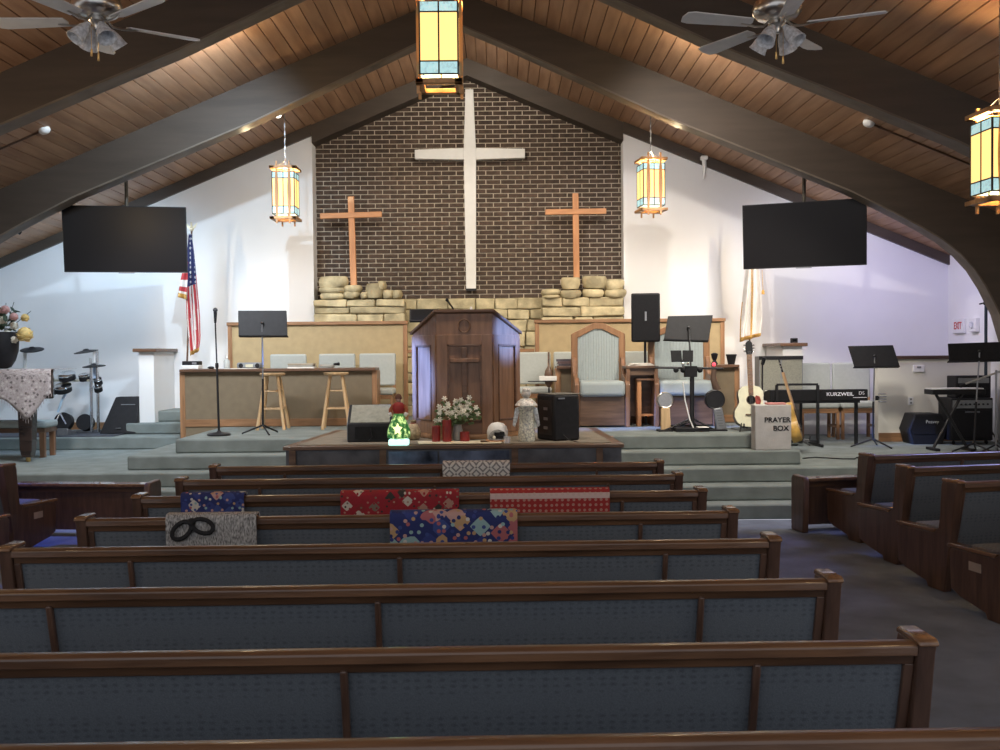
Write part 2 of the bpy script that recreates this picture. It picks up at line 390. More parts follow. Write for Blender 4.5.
# stage: carpeted steps rising to the platform
stage = thing('stage', 'grey green carpeted stage with broad steps across the front', 'stage', kind='structure')
Z3, Z4, Z5 = 0.495, 0.66, 0.825
def step(x0, x1, y0, y1, z0, z1, nm='step'):
    return MB().box(x0, x1, y0, y1, z0, z1).build(nm, stage_carpet, stage, 0, 0.02, 2)
step(-XW, XW, 10.40, 15.6, 0.0, 0.165)
step(-XW, XW, 10.66, 15.6, 0.165, 0.33)
step(-XW, XW, 10.92, 15.6, 0.33, Z3)
step(-3.80, 3.90, 11.17, 13.6, Z3, Z4)
step(-3.33, 3.80, 11.42, 13.33, Z4, Z5, 'platform')
step(-3.92, 4.55, 13.38, 15.6, Z3, Z5, 'choir_floor')
step(-XW, -3.92, 13.7, 15.2, Z3, 0.67, 'drum_riser')
step(-4.95, -3.92, 14.15, 15.2, 0.67, 0.83, 'side_step')
step(-4.60, -3.92, 14.45, 15.2, 0.83, 0.99, 'side_step')

# walls
def gable(x0, x1, y0, y1, z0, drop=0.0):
    n = 1
    poly = [(x0, z0), (x1, z0), (x1, ceil(x1) - drop), (x0, ceil(x0) - drop)]
    return MB().prism(poly[::-1], 'Y', y0, y1)
BX = 2.40
struct('wall_back_left', gable(-XW, -BX, YW, YW + 0.42, 0), white_wall)
struct('wall_back_right', gable(BX, XW, YW, YW + 0.42, 0), white_wall)
def nave_wall(sgn):
    a, b = (XW, XW + 0.15) if sgn > 0 else (-XW - 0.15, -XW)
    m = MB().box(a, b, 9.3, YW + 0.4, 0, ceil(XW)); m.box(a, b, 1.2, 9.3, 0, 0.8); m.box(a, b, 1.2, 9.3, 2.75, ceil(XW))
    for y in (1.2, 3.6, 6.4): m.box(a, b, y, y + 0.4, 0.8, 2.75)
    return m
struct('wall_left', nave_wall(-1), white_wall)
struct('wall_right', nave_wall(1), white_wall)
wn = 0
for sgn in (-1, 1):
    for y0, y1 in ((1.6, 3.6), (4.0, 6.4), (6.8, 9.3)):
        wn += 1; xx = sgn * (XW + 0.08)
        fr_ = MB()
        for yy in (y0, (y0 + y1) / 2 - 0.03, y1 - 0.06): fr_.box(xx - 0.03, xx + 0.03, yy, yy + 0.06, 0.8, 2.75)
        for zz in (0.8, 2.69): fr_.box(xx - 0.03, xx + 0.03, y0, y1, zz, zz + 0.06)
        struct('window_%d' % wn, fr_, white_paint)
YB = 15.50
wb = MB().prism([(-BX, 0), (-BX, ceil(BX)), (0, RZ), (BX, ceil(BX)), (BX, 0)], 'Y', YB, YB + 0.12)
wall_back = struct('wall_back', wb, mortar, 'dark brown brick wall with pale mortar behind the crosses', 'wall')
# bricks
CH, CL = 0.0718, 0.2325
full = MB().box(-0.1085, 0.1085, -0.014, 0.01, -0.0285, 0.0285).mesh('brick', brick_m)
cand = []; rest = MB()
zb = 2.66
r = 0
while zb + CH * (r + 1) < RZ - 0.15:
    zc = zb + CH * (r + 0.5); x = -BX - (CL / 2 if r % 2 else 0)
    lim = min(BX, (RZ - 0.2 - zc) / SL)
    while x < BX:
        a, b = x + 0.008, x + CL - 0.008
        if a >= -BX and b <= BX and abs(x + CL / 2) < lim - 0.05: cand.append((x + CL / 2, zc))
        else:
            a2, b2 = max(a, -BX), min(b, BX)
            if b2 - a2 > 0.02 and min(abs(a2), abs(b2)) < lim + 0.3: rest.box(a2, b2, YB - 0.014, YB + 0.01, zc - 0.0285, zc + 0.0285)
        x += CL
    r += 1
# bricks in plain view nearest the great cross become parts of their own
cand.sort(key=lambda p: (abs(p[0] - 0.03) < 0.12) * 10 + (p[0] - 0.03) ** 2 * 0.55 + (p[1] - 4.35) ** 2)
for (x, z) in cand[:300]:
    o = bpy.data.objects.new('brick', full); C.objects.link(o); o.parent = wall_back; o.location = (x, YB, z)
for (x, z) in cand[300:]: rest.box(x - 0.1085, x + 0.1085, YB - 0.014, YB + 0.01, z - 0.0285, z + 0.0285)
o = rest.build('brickwork', brick_m, wall_back); tag(o, 'dark brown bricks around the edges of the wall', None, None, 'stuff')

# ceiling of tongue-and-groove planks
cb = MB()
for sgn in (1, -1):
    p = [(0, RZ + 0.045), (sgn * (XW + 0.2), ceil(XW + 0.2) + 0.045), (sgn * (XW + 0.2), ceil(XW + 0.2) + 0.2), (0, RZ + 0.2)]
    cb.prism(p if sgn < 0 else p[::-1], 'Y', 1.0, YB + 0.2)
groove = mat('dark plank backing', (0.07, 0.035, 0.02), 0.8)  # dark brown board seen in the gaps between planks
ceiling = struct('ceiling', cb, groove, 'sloping brown plank ceiling', 'ceiling')
PW = 0.168
pl = MB().prism([(-0.076, 0.0), (-0.0808, 0.007), (-0.0808, 0.03), (0.0808, 0.03), (0.0808, 0.007), (0.076, 0.0)], 'Y', 1.0, YB + 0.1).mesh('plank', plank_wood)
for sgn in (1, -1):
    for i in range(48):
        s_ = (i + 0.5) * PW
        o = bpy.data.objects.new('plank', pl); C.objects.link(o); o.parent = ceiling
        o.location = (sgn * s_ * math.cos(TH), 0, RZ - s_ * math.sin(TH)); o.rotation_euler = (0, sgn * TH, 0)

# laminated arch beams
low = [(0, .40), (0.6, .41), (1.6, .455), (2.6, .50), (4.0, .485), (4.9, .478), (5.5, .53), (5.8, .565), (6.07, .615), (6.29, .70), (6.47, .82), (6.63, .985), (6.8, 1.25), (6.92, 1.6), (6.98, 2.0), (7.0, 2.5)]
beam_edge = mat('beam lit edge', (0.13, 0.105, 0.08), 0.6, 0, 0.15, 6, stretch=(0.2, 1, 1))
def arch_beam(y0, y1, zf, label):
    b = thing('roof_beam', label, 'beam', kind='structure')
    def prof(d0, d1):
        up, dn = [], []
        for x, d in low:
            up.append((x, ceil(x) - d * d0)); dn.append((x, ceil(x) - d * d1))
        return up, dn
    for sgn, nm in ((-1, 'rafter'), (1, 'rafter')):
        pts = [(0, RZ)] + [(sgn * x, ceil(x) - d) for x, d in low] + [(sgn * 7.0, zf), (sgn * XW, zf), (sgn * XW, ceil(XW))]
        mb = MB().prism(pts if sgn > 0 else pts[::-1], 'Y', y0, y1)
        ob = mb.build(nm, beam_wood, b)
        # strip along the lower edge, its lit look put into a paler colour
        lm = MB()
        seq = [(sgn * x, ceil(x) - d) for x, d in low] + [(sgn * 7.0, zf)]
        for (xa, za), (xb, zb_) in zip(seq[:-1], seq[1:]):
            q = [(xa, za), (xb, zb_), (xb - (0.012 * sgn if abs(xb) > 6.5 else 0), zb_ - (0.022 if abs(xb) < 6.95 else 0)), (xa - (0.012 * sgn if abs(xa) > 6.5 else 0), za - 0.022)]
            lm.prism(q if sgn < 0 else q[::-1], 'Y', y0 - 0.006, y1 + 0.006)
        lm.build('lit_edge_strip', beam_edge, ob)
    return b
arch_beam(9.5, 9.72, 0.0, 'dark laminated roof beam crossing just behind the two ceiling fans')
arch_beam(12.4, 12.62, Z3, 'dark laminated roof beam over the front of the stage')
tb = thing('roof_beam', 'dark roof beam running along the top of the back wall', 'beam', kind='structure')
for sgn in (-1, 1):
    p = [(sgn * BX, ceil(BX)), (sgn * BX, ceil(BX) - 0.17), (sgn * XW, ceil(XW) - 0.15), (sgn * XW, ceil(XW))]
    MB().prism(p if sgn > 0 else p[::-1], 'Y', YW - 0.06, YW + 0.05).build('rafter', beam_wood, tb)
    p = [(0, RZ), (0, RZ - 0.26), (sgn * BX, ceil(BX) - 0.28), (sgn * BX, ceil(BX))]
    MB().prism(p if sgn > 0 else p[::-1], 'Y', YW - 0.02, YB - 0.02).build('rafter', beam_wood, tb)

# low half wall on the right wing with dark cap and baseboard
hw = struct('wall_half', MB().box(5.83, XW, 13.88, 14.02, Z3, 1.66), cream_wall, 'low cream half wall under the violet wall', 'wall')
MB().box(5.80, XW, 13.85, 14.05, 1.66, 1.71).build('cap', wood('dark cap', (0.06, 0.035, 0.025), (0.10, 0.06, 0.04)), hw, 0, 0.006)
struct('baseboard_right', MB().box(5.83, XW, 13.86, 13.88, Z3, 0.62), trim_wood, None, None, 0.004)
struct('baseboard_left', MB().box(-XW, -4.95, 15.17, YW, 0.67, 0.78), trim_wood, None, None, 0.004)

# ------------------------------------------------------------------ stone wall below the brick
sw = thing('stone_wall', 'buff limestone wall with stepped rock ledges below the brick', 'wall', kind='structure')
MB().box(-BX, BX, 15.38, YB - 0.01, Z5, 2.66).build('stone_core', stone_dark, sw)
MB().box(-BX + 0.03, -0.98, 15.08, 15.36, Z5, 2.60).build('stone_core', stone_dark, sw)
MB().box(1.12, BX - 0.03, 15.08, 15.36, Z5, 2.60).build('stone_core', stone_dark, sw)
def rock_block(x0, x1, y0, y1, z0, z1, j=0.012, bev=0.018):
    mb = MB(); q = lambda a: a + random.uniform(-j, j)
    vs = [(q(x), q(y) if y == y0 else y, q(z)) for z in (z0, z1) for (x, y) in ((x0, y0), (x1, y0), (x1, y1), (x0, y1))]
    mb.add(vs, [(0, 3, 2, 1), (4, 5, 6, 7), (0, 1, 5, 4), (1, 2, 6, 5), (2, 3, 7, 6), (3, 0, 4, 7)])
    return mb.build('stone', stone_m, sw, 0, bev, 2)
def courses(x0, x1, yf, z0, z1, hmin, hmax, wmin, wmax, dep=0.09):
    z = z0
    while z < z1 - 0.02:
        h = min(random.uniform(hmin, hmax), z1 - z)
        if z1 - z - h < hmin * 0.6: h = z1 - z
        x = x0 + 0.0
        while x < x1 - 0.02:
            wd = min(random.uniform(wmin, wmax), x1 - x)
            if x1 - x - wd < wmin * 0.6: wd = x1 - x
            rock_block(x + 0.006, x + wd - 0.006, yf + random.uniform(-0.02, 0.015), yf + dep, z + 0.005, z + h - 0.005)
            x += wd
        z += h
courses(-1.15, 1.25, 15.30, Z5, 2.66, 0.12, 0.26, 0.25, 0.55)
courses(-BX + 0.02, -0.98, 15.02, 2.05, 2.64, 0.09, 0.15, 0.35, 0.75)
courses(1.12, BX - 0.02, 15.02, 2.05, 2.65, 0.09, 0.16, 0.30, 0.65)
def boulder(px0, px1, py0, py1, Y=15.12, dep=0.16):
    a = at(px0, py1, Y); b = at(px1, py0, Y)
    cx, cz = (a.x + b.x) / 2, (a.z + b.z) / 2; hx, hz = (b.x - a.x) / 2, (b.z - a.z) / 2
    mb = MB(); mb.ball((0, 0, 0), 1.0, 12, 8)
    out = []
    ph = random.uniform(0, 6)
    for (x, y, z) in mb.v:
        v = Vector((x, y, z)); k = max(abs(x), abs(y), abs(z)); v = v.lerp(v / k, 0.62)
        v *= 1 + 0.06 * math.sin(3 * x + ph) * math.cos(2.3 * z + ph)
        out.append((cx + v.x * hx, Y + v.y * dep, cz + v.z * hz))
    mb.v = out
    return mb.build('boulder', stone_m, sw, 50)
# rocks heaped round the feet of the two side crosses
for q in ((319, 348, 276, 289), (319, 346, 287, 294), (320, 345, 293, 300), (345, 362, 285, 293), (344, 360, 291, 299), (361, 369, 292, 299), (366, 384, 283, 299), (378, 386, 281, 290), (383, 394, 290, 299), (393, 402, 290, 299),
          (541, 560, 289, 296), (542, 560, 295, 299), (561, 580, 277, 290), (582, 607, 275.5, 289), (604, 624, 279, 290), (560, 581, 290, 299), (582, 604, 289, 298), (604, 626, 289, 298)):
    boulder(*q)

# pair of tan choir screens with oak frames and a sill behind the pulpit
def choir_screen(x0, x1, label):
    t = thing('choir_screen', label, 'screen', ((x0 + x1) / 2, 14.45, Z5))
    hw_ = (x1 - x0) / 2; H = 2.285 - Z5
    MB().box(-hw_ + 0.03, hw_ - 0.03, -0.01, 0.04, 0.0, H - 0.05).build('panel', tan_panel, t)
    MB().box(-hw_ - 0.04, hw_ + 0.04, -0.05, 0.08, H - 0.05, H).build('cap_rail', trim_wood, t, 0, 0.006)
    for s_ in (-1, 1): MB().box(s_ * hw_ - 0.03, s_ * hw_ + 0.03, -0.03, 0.06, 0, H - 0.05).build('stile', trim_wood_z, t, 0, 0.005)
    MB().box(-hw_ + 0.03, hw_ - 0.03, -0.025, 0.05, 0.0, 0.10).build('bottom_rail', trim_wood, t, 0, 0.005)
    return t
choir_screen(-3.50, -0.92, 'tan choir screen with oak cap, behind the stools and left desk')
choir_screen(1.02, 3.75, 'tan choir screen with oak cap, behind the pointed-back chair')
o = MB().box(-0.90, 0.98, 14.44, 14.52, 1.81, 1.86).build('sill_rail', trim_wood, None, 0, 0.006); tag(o, 'thin oak sill rail running behind the pulpit', 'rail')

# half-height side walls of the choir with wooden caps
def side_wall(x0, x1, name, label):
    o = MB().box(x0, x1, 14.3, YW, Z5 - 0.0, 1.86).build(name, white_wall); tag(o, label, 'wall', None, 'structure')
    MB().box(x0 - 0.06, x1 + 0.06, 14.22, YW, 1.86, 1.91).build('cap', pulpit_dark, o, 0, 0.008)
    return o
side_wall(-4.80, -4.58, 'wall_side_left', 'low white side wall with wooden cap, beside the flag')
side_wall(4.60, 4.88, 'wall_side_right', 'low white side wall with wooden cap, behind the grey amplifier')

# ------------------------------------------------------------------ apron platform that carries the pulpit
ap = thing('pulpit_apron', 'wood edged bay of the platform that carries the pulpit', 'platform', kind='structure')
poly = [(-1.84, 10.36), (1.78, 10.36), (1.70, 12.6), (-1.64, 12.6)]
MB().prism([(x * 0.985, y + 0.03 if y < 11 else 11.3) for x, y in poly], 'Z', 0.0, Z5 - 0.035).build('apron_body', mat('dark apron front', (0.10, 0.105, 0.12), 0.35, 0, 0.25, 5), ap)
MB().prism(poly, 'Z', Z5 - 0.04, Z5 + 0.004).build('edge_board', table_wood, ap, 0, 0.008)
MB().prism([(x * 0.93, 10.46 + (y - 10.36) * 0.93) for x, y in poly], 'Z', Z5 + 0.002, Z5 + 0.010).build('carpet_inset', mat('apron carpet', (0.20, 0.17, 0.13), 0.9, 0, 0.1, 8, 0.3, 200), ap)
for x in (-1.74, -0.78, 0.62, 1.52): MB().box(x - 0.035, x + 0.035, 10.37, 10.395, 0, Z5 - 0.04).build('front_stile', table_wood, ap)
for x0, x1 in ((-0.72, -0.2), (-0.18, 0.56)): MB().box(x0, x1, 10.375, 10.392, 0.15, Z5 - 0.06).build('glazed_panel', mat('blue reflection panel', (0.10, 0.13, 0.20), 0.12, 0, 0.5, 4), ap)  # bluish reflection put into the panel colour

# ================================================================== PEWS
def yr(z): return (0.84 - z) * 0.24
def make_pew(L, divs, label, group, plates=False):
    t = thing('pew', label, 'pew', (0, 0, 0), 0, group)
    h = L / 2 - 0.065
    MB().prism([(-0.015, 0.80), (0.048, 0.80), (0.052, 0.832), (0.036, 0.845), (0.0, 0.845), (-0.014, 0.834)], 'X', -h, h).build('top_rail', pew_wood_x, t, 40, 0.005)
    def slab(z0, z1, a, b, x0, x1, nm, m, bev=0.004):
        return MB().prism([(yr(z0) + a, z0), (yr(z0) + b, z0), (yr(z1) + b, z1), (yr(z1) + a, z1)], 'X', x0, x1).build(nm, m, t, 0, bev)
    slab(0.762, 0.80, 0.002, 0.05, -h, h, 'upper_band', pew_wood_x)
    slab(0.30, 0.762, 0.014, 0.04, -h, h, 'back_panel', pew_fabric, 0)
    slab(0.26, 0.32, 0.0, 0.05, -h, h, 'lower_band', pew_wood_x)
    for x in divs: slab(0.30, 0.774, -0.012, 0.02, x - 0.013, x + 0.013, 'divider', pew_wood_z, 0.008)
    for s in (-1, 1): slab(0.30, 0.765, -0.002, 0.02, s * h - (0.034 if s > 0 else 0), s * h + (0.034 if s < 0 else 0), 'stile', pew_wood_z)
    slab(0.47, 0.79, 0.05, 0.085, -h, h, 'back_cushion', pew_fabric, 0.015)
    MB().box(-h, h, 0.13, 0.57, 0.36, 0.40).build('seat', pew_wood_x, t, 0, 0.006)
    MB().box(-h, h, 0.15, 0.58, 0.40, 0.46).build('seat_cushion', pew_fabric, t, 0, 0.02)
    poly = [(.13, 0), (.0, .80), (-.012, .838), (.15, .838), (.165, .80), (.18, .58), (.20, .47), (.26, .43), (.68, .42), (.705, .39), (.69, .13), (.60, .09), (.34, .04), (.32, 0)]
    for s in (-1, 1):
        x0, x1 = (h, L / 2) if s > 0 else (-L / 2, -h)
        e = MB().prism(poly[::-1], 'X', x0, x1).build('end_panel', pew_wood_z, t, 0, 0.006)
        MB().prism([(-.028, .834), (.162, .834), (.160, .850), (.145, .860), (-.008, .860), (-.026, .850)], 'X', x0 - 0.002, x1 + 0.002).build('top_cap', pew_cap, e, 0, 0.012, 3)
        MB().prism([(.225, .462), (.25, .432), (.715, .422), (.718, .438), (.705, .448), (.265, .458)], 'X', x0 - 0.006, x1 + 0.006).build('arm_cap', pew_cap, e, 0, 0.004)
        if plates: MB().box((x0 - 0.002) if s < 0 else x1 - 0.001, (x0 + 0.001) if s < 0 else x1 + 0.002, 0.36, 0.46, 0.37, 0.42).build('name_plate', brass, e)
    return t
PYAW = R(1.25)
pews = []
rowlab = ['nearest pew, only its top rail showing along the bottom of the photo', 'large foreground pew with blue fabric back and three dividers, bare rail',
          'third bare pew from the camera, behind the large foreground one', 'bare pew just behind the one with the navy print blanket and grey bow blanket',
          'pew with the grey bow blanket and a wide navy print blanket', 'pew carrying two red blankets and a small navy print one',
          'bare pew between the lattice blanket pew and the red blanket pew', 'front centre pew with the lattice patterned blanket']
base_pew = None
for k in range(-1, 7):
    if base_pew is None: o = base_pew = make_pew(4.0, (-1.345, 0.03, 1.405), '', 'centre block of pews')
    else: o = copy_tree(base_pew)
    o.location = (-0.085, 3.2 + 0.9 * k + (0.13 if k < 0 else 0), 0); o.rotation_euler = (0, 0, PYAW); o.scale = (1, 1, 0.977); o['label'] = rowlab[k + 1]; pews.append(o)
# side blocks, turned towards the pulpit
side = make_pew(3.3, (-0.65, 0.65), '', 'right block of pews', False)
A_ = R(12)
labs = ['foremost right pew, its whole end panel showing beside the front screen', 'second right pew from the stage, between two others', 'third right pew from the stage, arm end over the aisle', 'right pew nearest the camera, brass plate on its arm end']
for i, (y, lab) in enumerate(zip((8.95, 8.02, 7.09, 6.16), labs)):
    o = side if i == 0 else copy_tree(side)
    o.rotation_euler = (0, 0, A_); ex = (3.83, 3.80, 3.77, 3.76)[i]; o.scale = (1, 1, 0.985); side4 = o
    o.location = (ex + 1.65 * math.cos(A_), y + 1.65 * math.sin(A_), 0); o['label'] = lab; o['group'] = 'right block of pews'
for i, (y, lab) in enumerate(zip((8.75, 7.85), ('foremost left pew with tall end panel and plated arm', 'left pew nearest the camera, just its arm at the photo edge'))):
    o = copy_tree(side); o.rotation_euler = (0, 0, -A_); left1 = o if i == 0 else left1
    o.location = (-3.95 - 1.65 * math.cos(A_), y + 1.65 * math.sin(A_) - 0.05, 0); o['label'] = lab; o['group'] = 'left block of pews'
plate_m = mat('worn plate', (0.45, 0.36, 0.30), 0.5, 0.3)
for o, x in ((side4, -1.652), (left1, 1.652)):
    ep = [c for c in o.children if c.name.startswith('end_panel')]
    ep.sort(key=lambda c: sum(v.co.x for v in c.data.vertices)); e = ep[0] if x < 0 else ep[-1]
    MB().box(x - 0.002, x + 0.003, 0.38, 0.50, 0.30, 0.36).build('name_plate', plate_m, e)
# modesty screens in front of the side blocks
def front_screen(x, y, sgn, L, ang, label):
    t = thing('modesty_screen', label, 'screen', (x, y, 0), ang, 'low screens in front of the side pews')
    a, b = (0, L) if sgn > 0 else (-L, 0)
    MB().box(a, b, 0.0, 0.03, 0.05, 0.50).build('panel', pew_wood_z, t)
    MB().box(a, b, -0.12, 0.05, 0.50, 0.53).build('top_shelf', pew_cap, t, 0, 0.006)
    MB().box(a, b, -0.015, 0.035, 0.43, 0.50).build('upper_rail', pew_wood_x, t, 0, 0.005)
    for x_ in (0, sgn * L):
        e = MB().prism([(-0.16, 0.0), (-0.18, 0.50), (-0.15, 0.55), (0.05, 0.56), (0.08, 0.52), (0.08, 0.0)][::-1], 'X', x_ - 0.032, x_ + 0.032).build('end_post', pew_wood_z, t, 0, 0.01)
    return t
front_screen(3.44, 9.78, 1, 2.6, R(11), 'low dark wood screen in front of the right pews')
front_screen(-3.0, 9.80, -1, 2.9, R(-6), 'low dark wood screen in front of the left pews')

# blankets draped over the pew backs
def blanket(row, px0, px1, drop, front, m, label, tilt=0.0, wav=0.006, group='blankets draped over pew backs', sag=0.0):
    Y = 3.2 + 0.9 * row
    yr_ = lambda x: Y + math.sin(PYAW) * (x + 0.05)
    xa = at(px0, 495, Y).x; xb = at(px1, 495, Y).x
    xa = at(px0, 495, yr_(xa)).x; xb = at(px1, 495, yr_(xb)).x
    L = xb - xa; xc = (xa + xb) / 2
    t = thing('blanket', label, 'blanket', (xc, yr_(xc), 0), PYAW, group); t.scale = (1, 1, 0.979)
    prof = []   # (y, z) from the rear hem up over the rail to the front hem
    n1 = 9
    for i in range(n1):
        z = 0.80 - drop * (1 - i / (n1 - 1)); prof.append((min(yr(z) - 0.022, -0.026) + (0.80 - z) * 0.05, z))
    prof += [(-0.030, 0.835), (-0.022, 0.853), (-0.004, 0.862), (0.02, 0.864), (0.045, 0.860), (0.062, 0.845), (0.07, 0.82), (0.095, 0.75), (0.10, 0.75 - front)]
    nx = 40; mb = MB(); uvs = []
    ph = random.uniform(0, 6)
    ln = [0]
    for a, b in zip(prof[:-1], prof[1:]): ln.append(ln[-1] + math.hypot(b[0] - a[0], b[1] - a[1]))
    for lay in (0, 1):
        for j, (y, z) in enumerate(prof):
            for i in range(nx + 1):
                u = i / nx; x = -L / 2 + u * L
                k = max(0, 0.80 - z) / max(drop, .01) if y < 0.03 else 0.3
                wv = wav * (math.sin(u * 19 + ph) + 0.6 * math.sin(u * 41 + ph * 2)) * (0.25 + k)
                off = 0.009 * lay
                zz = z + off * (1 if 0.84 < z else 0) + (tilt * (u - 0.5) * k if y < 0.03 else 0) - sag * math.sin(u * PI) * k * (y < 0.03)
                yy = y - off * (1 if y < 0.02 else -1) - (abs(wv) if y < 0.02 else -abs(wv))
                mb.v.append((x, yy, zz)); uvs.append((u * L, 1 - ln[j] / 0.55 if False else (ln[j])))
    m_ = len(prof); st = nx + 1; N0 = m_ * st
    for j in range(m_ - 1):
        for i in range(nx):
            a = j * st + i
            mb.f.append((a, a + st, a + st + 1, a + 1)); mb.f.append((N0 + a, N0 + a + 1, N0 + a + st + 1, N0 + a + st))
    edge = [j * st for j in range(m_)] + [(m_ - 1) * st + i for i in range(1, st)] + [j * st + nx for j in range(m_ - 2, -1, -1)] + [i for i in range(nx - 1, 0, -1)]
    for a, b in zip(edge, edge[1:] + edge[:1]): mb.f.append((a, a + N0, b + N0, b))
    o = mb.build('cloth', m, t, 60); uvmap(o, uvs)
    return t
navy = (0.022, 0.032, 0.135)
prints = [navy, (0.50, 0.30, 0.26), (0.045, 0.07, 0.24), (0.58, 0.54, 0.48), (0.48, 0.30, 0.15), navy, (0.28, 0.42, 0.42), (0.035, 0.05, 0.20), (0.40, 0.12, 0.13)]
blanket(6, 443, 510, 0.16, 0.2, lattice_fabric('white and grey lattice cloth'), 'white blanket with grey lattice pattern on the front pew')
blanket(4, 182, 245, 0.22, 0.2, print_fabric('navy winter print small', navy, prints, 12, 0.55, 3.1), 'small navy blanket with pastel winter print, above the grey bow blanket')
redp = [(0.30, 0.02, 0.025), (0.60, 0.52, 0.44), (0.33, 0.02, 0.03), (0.28, 0.025, 0.03), (0.22, 0.16, 0.12), (0.45, 0.24, 0.18), (0.33, 0.02, 0.03), (0.04, 0.035, 0.03)]
blanket(4, 341, 459, 0.22, 0.2, print_fabric('red christmas print', (0.33, 0.018, 0.03), redp, 12, 0.46, 5.3), 'dark red blanket printed with little winter figures, mid pew')
blanket(4, 490, 609, 0.20, 0.2, nordic_fabric('red nordic band cloth'), 'bright red banded blanket with white stripe, right of the dark red one')
blanket(3, 390, 517, 0.24, 0.2, print_fabric('navy winter print large', navy, prints, 9.5, 0.58, 1.2), 'wide navy blanket with pastel winter print, centre of its pew')
greyb = mat('grey heather knit', (0.34, 0.33, 0.32), 0.95, 0, 0.45, 90, 0.4, 300, stretch=(1.6, 1, 0.5))
gb = blanket(3, 167, 257, 0.28, 0.2, greyb, 'grey heathered blanket with a black bow, on the left of its pew')
bw = MB()
def loop(cx, cz, a, b, rot):
    pts = []
    for i in range(16):
        t_ = 2 * PI * i / 16; x = a * math.cos(t_); z = b * math.sin(t_)
        zz = cz + x * math.sin(rot) + z * math.cos(rot)
        pts.append((cx + x * math.cos(rot) - z * math.sin(rot), min(yr(zz) - 0.045, -0.05), zz))
    bw.tube(pts, 0.0135, 8, None, True)
loop(-0.17, 0.775, 0.068, 0.042, R(42)); loop(-0.045, 0.80, 0.064, 0.042, R(-20))
bw.ball((-0.11, -0.055, 0.828), 0.024, 8, 6)
bw.build('bow', mat('black knitted bow', (0.018, 0.018, 0.02), 0.9, 0, 0.2, 60, 0.4, 200), gb, 60)

# ================================================================== CROSSES
def tapered_cross():
    t = thing('wall_cross', 'tall white cross mounted on the brick wall', 'cross', (0.03, 15.40, 2.81))
    H = 3.10; cz = 2.10
    up = [(-0.078, 0), (0.078, 0), (0.098, cz), (0.062, H), (-0.062, H), (-0.098, cz)]
    MB().prism(up[::-1], 'Y', -0.05, 0.06).build('upright', white_paint, t, 0, 0.006)
    for s in (-1, 1):
        p = [(s * 0.098, cz - 0.09), (s * 0.86, cz - 0.072), (s * 0.86, cz + 0.072), (s * 0.098, cz + 0.09)]
        MB().prism(p[::-1] if s > 0 else p, 'Y', -0.05, 0.06).build('crossbar_arm', white_paint, t, 0, 0.006)
    MB().box(-0.085, 0.085, -0.055, 0.05, -0.03, 0.0).build('foot', black_metal, t)
tapered_cross()
def wood_cross(x, z0, z1, zc, dx0, dx1, lean, label):
    t = thing('wooden_cross', label, 'cross', (x, 15.16, z0), 0, 'orange wooden crosses on the rocks')
    H = z1 - z0; c = zc - z0
    M = Matrix.Rotation(lean, 4, 'Y')
    MB().box(-0.047, 0.047, -0.03, 0.03, 0, H, M).build('upright', cross_wood, t, 0, 0.006)
    MB().box(dx0, dx1, -0.045, 0.02, c - 0.042, c + 0.042, M).build('crossbar', wood('orange cedar bar', (0.48, 0.21, 0.085), (0.66, 0.32, 0.14), 'X', 0.5), t, 0, 0.006)
    return t
wood_cross(-1.775, 2.86, 4.23, 3.94, -0.48, 0.47, R(-1.2), 'orange wooden cross on the rocks, left of the tall white cross')
wood_cross(1.665, 2.90, 4.25, 3.965, -0.47, 0.47, R(-0.4), 'orange wooden cross on the rocks, right of the tall white cross')

